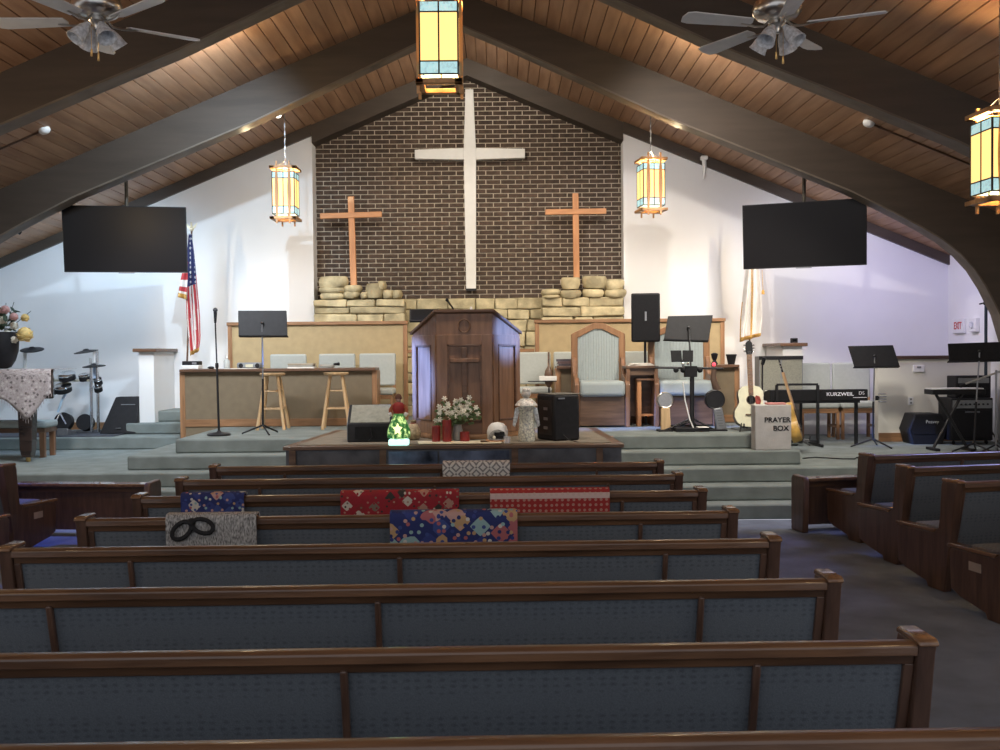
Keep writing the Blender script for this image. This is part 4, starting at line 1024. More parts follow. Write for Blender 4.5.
for px, Y, z, sc, lab in ((285.5, 13.95, Z5, 1, 'pale choir chair behind the nearer stool, left of three'), (335, 13.95, Z5, 1, 'pale choir chair above the right stool, middle of three'), (376, 13.95, Z5, 1, 'pale choir chair just left of the pulpit'),
                          (533, 13.95, Z5, 1, 'pale choir chair just right of the pulpit'), (573, 13.95, Z5, 1, 'pale choir chair half hidden by the pointed-back chair'), (645, 13.95, Z5, 1, 'pale choir chair behind the pole mounted loudspeaker'),
                          (816, 14.45, Z3, 1.08, 'grey choir chair behind the keyboard, left of two'), (856, 14.45, Z3, 1.08, 'grey choir chair beside the cream half wall')):
    o = ch0 if first else copy_tree(ch0); first = False
    o.location = (at(px, 380, Y).x, Y, z); o['label'] = lab; o.scale = (sc, 1, sc * (1.05 if z == Z3 else 1)); o['group'] = 'choir chairs'

# things on the left desk
DZ = 1.615
def ondesk(px, Y=13.5): return Vector((at(px, 366, Y).x, Y, DZ))
b = ondesk(192)
t = thing('equipment_box', 'black and white equipment box at the left end of the desk', 'box', b)
MB().box(-0.12, 0.12, -0.10, 0.10, 0, 0.055).build('white_case', white_pl, t, 0, 0.008); MB().box(-0.11, 0.115, -0.09, 0.09, 0.055, 0.11).build('black_case', black, t, 0, 0.008)
MB().box(0.03, 0.09, -0.095, -0.09, 0.065, 0.095).build('dial_panel', steel, t)
b = ondesk(211, 13.45); simple('computer_mouse', 'small dark mouse on the desk left of the clear bottle', 'mouse', MB().ball((0, 0, 0.018), (0.05, 0.03, 0.02), 12, 6), black, b, 0, 60)
b = ondesk(227)
t = thing('spray_bottle', 'clear plastic bottle standing on the desk', 'bottle', b)
MB().lathe([(0.035, 0), (0.042, 0.01), (0.042, 0.11), (0.015, 0.135), (0.014, 0.15)], n=14).build('body', mat('bottle plastic', (0.62, 0.66, 0.64), 0.2, 0, 0.05, 10, alpha=0.6), t, 60); MB().lathe([(0.016, 0.15), (0.014, 0.185), (0.0, 0.19)], n=10).build('cap', white_pl, t, 60)
b = ondesk(250)
t = thing('tape_player', 'dark grey cassette player on the desk behind the music stand', 'player', b)
MB().box(-0.165, 0.165, -0.08, 0.08, 0, 0.085).build('case', grey_pl, t, 0, 0.025); MB().box(-0.04, 0.06, -0.086, -0.08, 0.02, 0.06).build('window', mat('pale window', (0.5, 0.48, 0.36), 0.4), t, 0, 0.006)
for s in (-1, 1): MB().lathe([(0.0, 0.006), (0.03, 0.005), (0.032, 0)], n=14, M=TRZ(s * 0.12 if s > 0 else -0.105, -0.08, 0.042, 0, R(90))).build('speaker_ring', black, t, 50)
b = ondesk(238, 13.36); simple('sheet_music', 'white sheets of paper under the cassette player edge', 'paper', MB().box(-0.22, 0.22, -0.05, 0.07, 0, 0.006), paper, (b.x + 0.05, 13.345, DZ), R(0))
b = ondesk(303, 13.46)
t = thing('binder_stack', 'flat stack of grey binders on the desk between the stools', 'binder', b, R(3))
MB().box(-0.19, 0.17, -0.14, 0.14, 0, 0.02).build('lower_binder', paper, t); MB().box(-0.185, 0.15, -0.13, 0.14, 0.021, 0.045).build('middle_binder', mat('grey binder', (0.30, 0.28, 0.24), 0.6), t, 0, 0.004); MB().box(-0.19, 0.16, -0.12, 0.14, 0.046, 0.066).build('upper_binder', mat('tan binder', (0.36, 0.30, 0.22), 0.6), t, 0, 0.004)
b = ondesk(330, 13.5)
t = thing('cable_coil', 'small coil of cable with a dark plug on the desk', 'cable', b)
MB().tube([(-0.05 + 0.10 * math.cos(i * PI / 5), 0.05 * math.sin(i * PI / 5), 0.012 + 0.0012 * i) for i in range(26)], 0.011, 6).build('coil', mat('grey cable', (0.35, 0.34, 0.30), 0.6), t, 60)
MB().tube([(0.05, 0, 0.05), (0.13, -0.01, 0.055)], [0.014, 0.024], 8).build('plug', black, t, 60)
b = Vector((1.36, 13.5, DZ))
for i, (c_, lab) in enumerate((((0.10, 0.09, 0.11), 'upper'), ((0.15, 0.10, 0.10), 'middle'), ((0.09, 0.08, 0.10), 'lowest'))):
    z = DZ + 0.032 * (2 - i)
    t = thing('hymnal', lab + ' hymnal in the pile at the end of the right desk', 'book', (1.38 + 0.01 * i, 13.47, z), R(4 * i - 4), 'pile of hymnals')
    MB().box(-0.13, 0.13, -0.09, 0.09, 0.004, 0.027).build('pages', paper, t)
    cv = MB().box(-0.135, 0.135, -0.095, 0.095, 0, 0.004); cv.box(-0.135, 0.135, -0.095, 0.095, 0.027, 0.031); cv.box(-0.135, 0.135, -0.098, -0.094, 0, 0.031); cv.build('cover', mat('hymnal cover ' + lab, c_, 0.6), t)

# ================================================================== STOOLS, STANDS
def make_stool(px, py, label):
    b = onz(px, py, Z5)
    t = thing('wooden_stool', label, 'stool', (b.x, 12.85, Z5), R(random.uniform(38, 52)), 'pale wooden stools')
    MB().lathe([(0.0, 0.705), (0.155, 0.705), (0.165, 0.715), (0.165, 0.735), (0.155, 0.74), (0.0, 0.74)], n=24).build('seat', stool_wood, t, 50)
    for k in range(4):
        a = k * PI / 2
        MB().tube([(0.11 * math.cos(a), 0.11 * math.sin(a), 0.71), (0.245 * math.cos(a), 0.245 * math.sin(a), 0.0)], [0.019, 0.023], 8).build('leg', stool_wood, t, 60)
        b_ = a + PI / 2
        for z in ((0.27, 0.50)):
            r_ = 0.245 - 0.135 * z / 0.71
            MB().tube([(r_ * math.cos(a), r_ * math.sin(a), z + 0.02 * (k % 2)), (r_ * math.cos(b_), r_ * math.sin(b_), z + 0.02 * (k % 2))], 0.011, 6).build('rung', stool_wood, t, 60)
make_stool(271, 430, 'pale wooden stool behind the music stand, left of two')
make_stool(334, 430, 'pale wooden stool beside the floor monitor, right of two')
def mic_stand(px, py, ytop, z, label):
    b = onz(px, py, z); top = at(px - 4, ytop, b.y); H = top.z - z
    t = thing('microphone_stand', label, 'microphone stand', b)
    MB().lathe([(0.0, 0), (0.14, 0.0), (0.14, 0.02), (0.12, 0.03), (0.03, 0.045), (0.02, 0.06)], n=24).build('round_base', black_metal, t, 50)
    dx = top.x - b.x
    MB().tube([(0, 0, 0.03), (dx * 0.5, 0, H * 0.55)], 0.014, 8).build('lower_tube', black_metal, t, 60)
    MB().tube([(dx * 0.5, 0, H * 0.55), (dx, 0, H - 0.16)], 0.009, 8).build('upper_tube', black_metal, t, 60)
    MB().lathe([(0.02, 0), (0.023, 0.03), (0.018, 0.06)], (dx * 0.5, 0, H * 0.55 - 0.03), 12).build('clutch', black, t, 50)
    mc = MB().tube([(dx, 0, H - 0.18), (dx + 0.003, 0, H - 0.05)], [0.014, 0.022], 10).build('microphone_body', black, t, 60)
    MB().ball((dx + 0.003, 0, H - 0.025), 0.03, 10, 8).build('microphone_head', mat('mesh grille', (0.06, 0.06, 0.065), 0.5, 0.5, 0.2, 200), t, 60)
mic_stand(219, 435.5, 308, Z5, 'straight microphone stand on a round black base')
def music_stand(base_px, base_py, z, corners, label, Yd=None, pole_m=black_metal, tri=0.26):
    """corners: top-left, top-right, bottom-right, bottom-left of the desk in the photo"""
    b = onz(base_px, base_py, z)
    t = thing('music_stand', label, 'music stand', b, 0, 'black music stands')
    Y = b.y if Yd is None else Yd
    dY = (0.10, 0.10, 0.0, 0.0)
    c_ = [at(px, py, Y - 0.05 + d) - b for (px, py), d in zip(corners, dY)]
    n = (c_[1] - c_[0]).cross(c_[3] - c_[0]).normalized()
    if n.y > 0: n = -n
    fr = [tuple(v) for v in c_]; bk = [tuple(v - n * 0.012) for v in c_]
    MB().add(fr + bk, [(0, 1, 2, 3), (7, 6, 5, 4), (0, 4, 5, 1), (1, 5, 6, 2), (2, 6, 7, 3), (3, 7, 4, 0)]).build('desk', black, t, 0, 0.004)
    lo = (c_[2] + c_[3]) / 2; ce = (c_[0] + c_[1] + c_[2] + c_[3]) / 4
    MB().add([tuple(c_[3]), tuple(c_[2]), tuple(c_[2] - n * 0.06), tuple(c_[3] - n * 0.06), tuple(c_[3] + Vector((0, 0, 0.01))), tuple(c_[2] + Vector((0, 0, 0.01))), tuple(c_[2] - n * 0.06 + Vector((0, 0, 0.01))), tuple(c_[3] - n * 0.06 + Vector((0, 0, 0.01)))], [(0, 3, 2, 1), (4, 5, 6, 7), (0, 1, 5, 4), (1, 2, 6, 5), (2, 3, 7, 6), (3, 0, 4, 7)]).build('ledge', black, t)
    px_, pz = ce.x, ce.z
    MB().tube([(0, 0, 0.10), (px_ * 0.5, 0, pz * 0.5)], 0.014, 8).build('lower_tube', black_metal, t, 60)
    MB().tube([(px_ * 0.5, 0, pz * 0.5), (px_, ce.y - 0.03, pz)], 0.010, 8).build('upper_tube', pole_m, t, 60)
    MB().ball((px_, ce.y - 0.025, pz), 0.022, 8, 6).build('hinge', black_metal, t, 60)
    for k in range(3):
        a = R(-90 + 120 * k + 30)
        MB().tube([(0, 0, 0.11), (tri * 0.5 * math.cos(a), tri * 0.5 * math.sin(a), 0.06), (tri * math.cos(a), tri * math.sin(a), 0.008)], [0.014, 0.012, 0.011], 6).build('leg', black_metal, t, 60)
    return t
music_stand(263, 434, Z5, [(238, 310.5), (286.5, 310.5), (287.5, 336), (238.5, 336)], 'black music stand in front of the left choir desk', pole_m=steel)

# ================================================================== POINTED-BACK CHAIRS
def throne(px0, px1, ytop, ybase, Y, label):
    a = at(px0, ybase, Y); c_ = at(px1, ytop, Y)
    W = c_.x - a.x; H = c_.z - Z5
    t = thing('pulpit_chair', label, 'chair', ((a.x + c_.x) / 2, Y, Z5), 0, 'tall pointed pulpit chairs')
    h = W / 2; sh = H - 0.15
    # frame of the pointed back
    outer = [(-h, 0.44), (-h, sh), (-0.06, H), (0.06, H), (h, sh), (h, 0.44)]
    inner = [(-h + 0.085, 0.44), (-h + 0.085, sh - 0.05), (-0.05, H - 0.085), (0.05, H - 0.085), (h - 0.085, sh - 0.05), (h - 0.085, 0.44)]
    fr = MB()
    n = len(outer)
    for y in (0.20, 0.27): fr.v += [(x, y, z) for x, z in outer] + [(x, y, z) for x, z in inner]
    for i in range(n - 1):
        o1, o2, i1, i2 = i, i + 1, n + i, n + i + 1; B = 2 * n
        fr.f += [(o1, o2, i2, i1), (B + o1, B + i1, B + i2, B + o2), (o1, B + o1, B + o2, o2), (i1, i2, B + i2, B + i1)]
    fr.f += [(0, n, 3 * n, 2 * n), (n - 1, 3 * n - 1, 4 * n - 1, 2 * n - 1)]
    fr.build('back_frame', trim_wood_z, t, 0, 0.006)
    up = MB()
    m = 16; x0, x1 = -h + 0.08, h - 0.08
    def ztop(x): return H - 0.08 - (abs(x) - 0.05 if abs(x) > 0.05 else 0) * (H - 0.085 - sh + 0.05) / (h - 0.135)
    for i in range(m):     # channelled upholstery
        xa = x0 + (x1 - x0) * i / m; xb = x0 + (x1 - x0) * (i + 1) / m; xm = (xa + xb) / 2
        k = len(up.v)
        up.v += [(xa, 0.225, 0.42), (xm, 0.221, 0.42), (xb, 0.225, 0.42), (xb, 0.225, ztop(xb)), (xm, 0.221, ztop(xm)), (xa, 0.225, ztop(xa))]
        up.f += [(k, k + 1, k + 4, k + 5), (k + 1, k + 2, k + 3, k + 4)]
    up.box(x0, x1, 0.226, 0.26, 0.42, sh - 0.06)
    up.build('back_upholstery', throne_fabric, t)
    MB().box(-h + 0.07, h - 0.07, -0.36, 0.20, 0.40, 0.60).build('seat_cushion', throne_fabric, t, 0, 0.05, 4)
    for s in (-1, 1):
        e = [(-0.30, 0.0), (0.25, 0.0), (0.25, 0.92), (0.17, 0.90), (0.05, 0.68), (-0.24, 0.64), (-0.32, 0.55)]
        xx = s * (h - 0.035)
        MB().prism(e, 'X', xx - 0.03, xx + 0.03).build('side_panel', pulpit_wood, t, 0, 0.008)
    MB().box(-h + 0.07, h - 0.07, -0.28, -0.25, 0.02, 0.42).build('front_apron', table_wood, t, 0, 0.004)
    return t
throne(573, 627, 322, 425, 12.98, 'tall pointed-back chair with blue grey upholstery, in open view')
throne(651, 713, 322, 428, 13.0, 'tall pointed-back chair hidden behind the percussion stand')

# ================================================================== FLAGS
def drape(name, mats, parent, path_l, path_r, Y, fold, nf, pick, nx=28, depth=0.10):
    """hanging cloth between two outline polylines given as (px, py); folds run down its length"""
    ny = len(path_l) - 1; mb = MB(); faces_m = []
    base = parent.location
    for j in range(ny + 1):
        a = at(path_l[j][0], path_l[j][1], Y); b = at(path_r[j][0], path_r[j][1], Y)
        for i in range(nx + 1):
            u = i / nx; p = a.lerp(b, u)
            k = 0.25 + 0.75 * j / ny
            p.y += -depth * 0.4 + fold * k * math.sin(u * nf * PI + j * 0.15)
            mb.v.append(tuple(p - base))
    st = nx + 1
    for j in range(ny):
        for i in range(nx):
            a = j * st + i; mb.f.append((a, a + st, a + st + 1, a + 1)); faces_m.append(pick((i + .5) / nx, (j + .5) / ny))
    me = bpy.data.meshes.new(name); me.from_pydata(mb.v, [], mb.f)
    for m in mats: me.materials.append(m)
    for poly_, mi in zip(me.polygons, faces_m): poly_.material_index = mi
    me.shade_smooth()
    o = bpy.data.objects.new(name, me); C.objects.link(o); o.parent = parent
    so = o.modifiers.new('thick', 'SOLIDIFY'); so.thickness = 0.006
    return o
def interp(pts, n):
    out = []
    for i in range(n + 1):
        t_ = i / n * (len(pts) - 1); k = min(int(t_), len(pts) - 2); f = t_ - k
        out.append((pts[k][0] * (1 - f) + pts[k + 1][0] * f, pts[k][1] * (1 - f) + pts[k + 1][1] * f))
    return out
YF = 14.72
b = at(184, 372, YF)
us = thing('flag', 'striped flag with starred blue canton and gold fringe on a pole', 'flag', (b.x, YF, Z5), 0, 'flags on poles')
tp = at(191, 230, YF) - us.location
MB().tube([(0, 0.03, 0.1), tuple(tp + Vector((0, 0.03, 0.0)))], 0.014, 8).build('pole', pulpit_dark, us, 60)
MB().lathe([(0.16, 0), (0.16, 0.03), (0.05, 0.06), (0.03, 0.14)], n=20).build('pole_base', brass, us, 50)
fn = MB().ball((tp.x, 0.03, tp.z + 0.02), 0.035, 10, 8)
for s in (-1, 1): fn.prism([(tp.x, tp.z + 0.03), (tp.x + s * 0.085, tp.z + 0.11), (tp.x + s * 0.05, tp.z + 0.03)][::s], 'Y', 0.02, 0.04)
fn.tube([(tp.x, 0.03, tp.z + 0.03), (tp.x, 0.01, tp.z + 0.12)], [0.02, 0.012], 6)
fn.build('eagle_finial', mat('pale gold', (0.75, 0.68, 0.50), 0.4, 0.5), us, 50)
star_blue = starry('flag canton with stars')
def pk(u, v):
    if v > 0.955: return 3
    if v < 0.42 - 0.06 * u: return 2
    return 0 if int((u * 0.9 + v * 0.10) * 9) % 2 == 0 else 1
drape('main_drape', [flag_red, flag_white, star_blue, gold_fringe], us, interp([(190, 234), (187, 262), (186, 290), (187, 318), (189, 340), (191, 356)], 18), interp([(192, 234), (195, 255), (198, 285), (201, 315), (202, 338), (200, 351)], 18), YF - 0.04, 0.035, 5, pk)
def pk2(u, v): return 3 if v > 0.88 else (0 if int(v * 6) % 2 == 0 else 1)
drape('side_fold', [flag_red, flag_white, flag_blue, gold_fringe], us, interp([(186, 262), (181, 280), (178, 297)], 16), interp([(188.5, 262), (188.5, 280), (188, 300)], 16), YF - 0.14, 0.03, 3, pk2, 12)
YF2 = 14.72
b = at(750, 372, YF2)
cf = thing('flag', 'plain white flag with gold fringe hanging behind the right television', 'flag', (b.x, YF2, Z5), 0, 'flags on poles')
tp = at(750, 228, YF2) - cf.location
MB().tube([(0, 0.03, 0.1), (tp.x, 0.03, tp.z)], 0.014, 8).build('pole', pulpit_dark, cf, 60)
MB().lathe([(0.16, 0), (0.16, 0.03), (0.05, 0.06), (0.03, 0.14)], n=20).build('pole_base', brass, cf, 50)
MB().ball((tp.x, 0.03, tp.z + 0.03), (0.02, 0.02, 0.05)).build('spear_finial', brass, cf, 60)
drape('white_drape', [flag_white, gold_fringe], cf, interp([(749, 232), (746, 262), (743, 290), (740, 320), (739, 342)], 20), interp([(752, 232), (757, 262), (760, 290), (761, 320), (760, 336)], 20), YF2 - 0.04, 0.05, 5, lambda u, v: 1 if (v > 0.965 or 0.45 < u < 0.52 and v > 0.3 or u < 0.04 and v > 0.6) else 0)
cd_ = at(762, 270, YF2 - 0.1) - cf.location; ce_ = at(763, 291, YF2 - 0.1) - cf.location
tz = MB().tube([tuple(cd_), tuple(ce_)], 0.004, 5); tz.lathe([(0.008, 0.02), (0.022, 0.0), (0.026, -0.05)], tuple(ce_), 8); tz.build('tassel', gold_fringe, cf, 50)

# ================================================================== RIGHT SIDE OF THE PLATFORM
# small dark stand with bulb body and booklet between pulpit and throne
b = onz(549, 420, Z5)
t = thing('fiddle_stand', 'dark long necked instrument on a stand with a white booklet', 'instrument', (at(549, 400, 13.0).x, 13.0, Z5))
def zpx(py, Y): return at(549, py, Y).z - Z5
MB().lathe([(0.012, zpx(352, 13)), (0.014, zpx(366, 13)), (0.05, zpx(371, 13)), (0.06, zpx(375, 13)), (0.05, zpx(380, 13)), (0.055, zpx(383, 13)), (0.02, zpx(387, 13)), (0.0, zpx(388, 13))][::-1], n=16).build('bulb_body', table_wood, t, 50)
MB().tube([(0, 0, zpx(388, 13)), (0, 0, 0.25)], 0.012, 8).build('stand_pole', black_metal, t, 60)
MB().box(-0.13, 0.10, -0.09, 0.02, zpx(380.5, 13), zpx(376, 13)).build('booklet', paper, t, 0, 0.004)
MB().box(-0.28, 0.10, -0.08, 0.02, zpx(381.5, 13), zpx(380.7, 13)).build('tray', black_metal, t)
for k in range(3): MB().tube([(0, 0, 0.26), (0.16 * math.cos(k * 2.1), 0.16 * math.sin(k * 2.1), 0.01)], 0.01, 6).build('leg', brass, t, 60)
# small table with two orange legs inside
Yt = 12.72
tl = at(628, 366, Yt); tr = at(656, 366, Yt)
t = thing('side_table', 'narrow wooden side table with thin legs, beside the pointed-back chair', 'table', ((tl.x + tr.x) / 2, Yt, Z5))
hw_ = (tr.x - tl.x) / 2; H = tl.z - Z5
MB().box(-hw_ - 0.03, hw_ + 0.03, -0.03, 0.36, H - 0.035, H).build('table_top', table_wood, t, 0, 0.006)
MB().box(-hw_, hw_, 0.0, 0.02, H - 0.12, H - 0.035).build('apron', table_wood, t)
for x in (-hw_, hw_):
    for y in (0.0, 0.32): MB().box(x - 0.022, x + 0.022, y - 0.022, y + 0.022, 0, H - 0.035).build('leg', pulpit_wood, t, 0, 0.004)
MB().box(-hw_, hw_, 0.30, 0.32, 0.12, H - 0.1).build('back_panel', pulpit_dark, t)
p = at(645, 364, Yt + 0.1)
t2 = thing('paper_heap', 'heap of white papers on the narrow side table', 'paper', (p.x - 0.05, Yt + 0.14, Z5 + H))
for i in range(3): MB().box(-0.17 + 0.02 * i, 0.17 - 0.03 * i, -0.12, 0.12, 0.012 * i, 0.012 * i + 0.011, Matrix.Rotation(R(6 * i - 5), 4, 'Z')).build('sheet', paper, t2, 0, 0.004)
p = at(648, 425, 12.78)
t = thing('wood_stool', 'small orange wooden stand under the narrow side table', 'stool', (p.x, 12.86, Z5))
for x in (-0.11, 0.11):
    for y in (-0.06, 0.06): MB().box(x - 0.026, x + 0.026, y - 0.02, y + 0.02, 0.0, 0.60).build('leg', cross_wood, t, 0, 0.004)
MB().box(-0.15, 0.15, -0.10, 0.10, 0.60, 0.63).build('top', pulpit_wood, t, 0, 0.004)
MB().box(-0.11, 0.11, -0.02, 0.02, 0.13, 0.16).build('stretcher', cross_wood, t)
# loudspeaker on pole
p = at(645, 317, 13.12)
t = thing('pole_speaker', 'black loudspeaker on a pole above the side table', 'speaker', (p.x, 13.12, Z5), R(-4))
a_ = at(632, 342, 13.0); c_ = at(658, 293, 13.0); W = (c_.x - a_.x) * 1.12; z0 = a_.z - Z5; z1 = c_.z - Z5
MB().prism([(-W / 2, -0.12), (W / 2, -0.12), (W / 2 - 0.07, 0.16), (-W / 2 + 0.07, 0.16)], 'Z', z0, z1).build('cabinet', black, t, 0, 0.02)
MB().box(-W / 2 + 0.02, W / 2 - 0.03, -0.127, -0.12, z0 + 0.02, z1 - 0.02).build('grille', black_cloth, t, 0, 0.008)
MB().box(-0.012, 0.012, -0.131, -0.127, z0 + 0.28, z0 + 0.40).build('badge', steel, t)
MB().tube([(0, 0, z0), (0, 0, 0.12)], 0.018, 8).build('pole', black_metal, t, 60)
for k in range(3): MB().tube([(0, 0, 0.32), (0.16 * math.cos(k * 2.1 + 0.5), 0.10 * math.sin(k * 2.1 + 0.5), 0.01)], 0.011, 6).build('tripod_leg', black_metal, t, 60)
# percussion rig
Yr = 12.25
def L_(px, py, Y=Yr): return at(px, py, Y)
rb = onz(692, 431, Z5)
rg = thing('percussion_stand', 'black tripod percussion stand with cross bar and clamps', 'stand', (rb.x, rb.y, Z5))
def rel(px, py, dy=0.0): v = at(px, py, rb.y + dy) - rg.location; return tuple(v)
MB().tube([(0, 0, 0.05), rel(692, 368)], 0.028, 10).build('column', black_metal, rg, 60)
MB().tube([rel(655, 367.5), rel(723, 368.5)], 0.014, 8).build('cross_bar', black_metal, rg, 60)
cl = MB()
for px in (676, 683, 692, 700): cl.ball(rel(px, 370), 0.035, 8, 6)
cl.box(-0.09, 0.06, -0.04, 0.04, rel(0, 383)[2], rel(0, 372)[2]); cl.build('clamps', black, rg, 40)
MB().ball(rel(683, 364, -0.06), 0.022).build('chrome_knob', chrome, rg, 60); MB().ball(rel(688, 364, -0.06), 0.016).build('chrome_knob', chrome, rg, 60)
for e_ in ((659, 433), (718, 432), (690, 434)): MB().tube([rel(692, 418), rel(e_[0], e_[1], -0.02)], 0.013, 6).build('tripod_leg', black_metal, rg, 60)
MB().tube([rel(683, 382, -0.04), rel(685, 400, -0.05), rel(690, 420, -0.06), rel(697, 436, -0.15)], 0.008, 6).build('white_cable', white_pl, rg, 60)
MB().box(rel(672, 0)[0], rel(706, 0)[0], -0.14, 0.12, 0.0, 0.05).build('pedal_board', black, rg, 0, 0.01)
MB().box(rel(694, 0)[0], rel(704, 0)[0], -0.16, -0.02, 0.05, 0.056, Matrix.Rotation(R(3), 4, 'Z')).build('set_list', paper, rg)
# big black folder desk on the rig
music_stand(691, 430, Z5, [(668, 316), (713, 315), (708.5, 341), (664, 339.5)], 'large black music stand behind the percussion cross bar', Yd=12.35)
t = thing('tablet_holder', 'small black folding tablet holder below the large music stand', 'holder', tuple(at(682, 356, 12.1)))
for s in (-1, 1):
    MB().box(-0.145 if s < 0 else 0.005, -0.005 if s < 0 else 0.135, -0.006, 0.006, -0.075, 0.07, Matrix.Rotation(R(-14 * s), 4, 'Z') @ Matrix.Rotation(R(-12), 4, 'X')).build('leaf', black, t, 0, 0.004)
MB().tube([(0, 0.03, -0.05), (0.03, 0.10, -0.14)], 0.01, 6).build('arm', black_metal, t, 60)
# round drum pad with wooden grip
def paddle(px, py, r_, gx0, gy0, gx1, gy1, hm, gm, label, ridged):
    Y = 12.02; c = at(px, py, Y)
    t = thing('hand_percussion', label, 'instrument', (c.x, Y, Z5))
    R_ = r_ * Y / F
    M = TRZ(0, 0, c.z - Z5, 0, R(90))
    MB().lathe([(0.0, 0.012), (R_ * 0.7, 0.018), (R_ * 0.86, 0.03), (R_, 0.02), (R_, -0.05), (0.0, -0.05)][::-1], n=28, M=M).build('round_head', hm, t, 50)
    MB().lathe([(R_ * 0.84, 0.028), (R_ * 0.93, 0.036), (R_ * 1.0, 0.03)], n=28, M=M).build('rim', black_metal if ridged else nickel, t, 50)
    a0 = at(gx0, gy0, Y) - t.location; a1 = at(gx1, gy1, Y) - t.location
    wd = 0.062
    d = (a1 - a0); n = Vector((d.z, 0, -d.x)).normalized() * wd
    g = [a0 - n * 0.85, a0 + n * 0.85, a1 + n, a1 - n]
    MB().add([(v.x, y, v.z) for y in (-0.045, 0.0) for v in g], [(0, 1, 2, 3), (7, 6, 5, 4), (0, 4, 5, 1), (1, 5, 6, 2), (2, 6, 7, 3), (3, 7, 4, 0)]).build('grip', gm, t, 0, 0.006)
    if ridged:
        for i in range(7):
            v = a0.lerp(a1, (i + 0.8) / 8.2); MB().box(v.x - 0.028, v.x + 0.028, -0.052, -0.044, v.z - 0.006, v.z + 0.006).build('ridge', grey_pl, t)
    MB().box(-0.10, 0.13 if ridged else 0.08, -0.12, 0.06, 0.0, 0.02).build('foot', black, t, 0, 0.006)
    MB().tube([(0.02, 0.03, 0.02), (0.0, 0.03, c.z - Z5)], 0.014, 6).build('support', black_metal, t, 60)
paddle(665, 400, 8.2, 665, 408, 665.5, 431, mat('silver drum skin', (0.36, 0.35, 0.33), 0.35, 0.4, 0.4, 12), stool_wood, 'round silver hand drum with pale wooden grip', False)
paddle(714.8, 399.5, 9.8, 717, 408, 721, 429, black, steel, 'round black drum pad above a ridged silver grip', True)
p = at(714.5, 366, 12.2)
t = thing('shaker_post', 'dark shaker with a small red light on the cross bar end', 'instrument', (p.x, 12.2, p.z))
MB().lathe([(0.03, 0.01), (0.045, 0.03), (0.02, 0.07), (0.035, 0.10), (0.045, 0.15), (0.02, 0.165)], n=12).build('body', black, t, 50)
MB().ball((-0.015, -0.04, 0.02), 0.025).build('red_light', mat('red lamp', (0.7, 0.05, 0.08), 0.4, 0, 0.1, 10, emis=(1.0, 0.1, 0.15), es=0.8), t, 60)
MB().tube([(0.0, 0, 0.0), (-0.02, -0.01, -0.16), (0.03, -0.01, -0.30)], [0.03, 0.035, 0.05], 8).build('hanging_tail', mat('brown cord', (0.10, 0.06, 0.04), 0.8), t, 60)
p = at(733, 362, 13.4)
t = thing('plant_pot', 'small black tapered pot on the end of the right desk', 'pot', (p.x, 13.5, DZ))
MB().lathe([(0.045, 0), (0.07, 0.12), (0.075, 0.12), (0.075, 0.14), (0.065, 0.14)], n=14).build('pot', black, t, 40)
MB().lathe([(0.0, 0.125), (0.064, 0.125)], n=14).build('soil', table_wood, t)

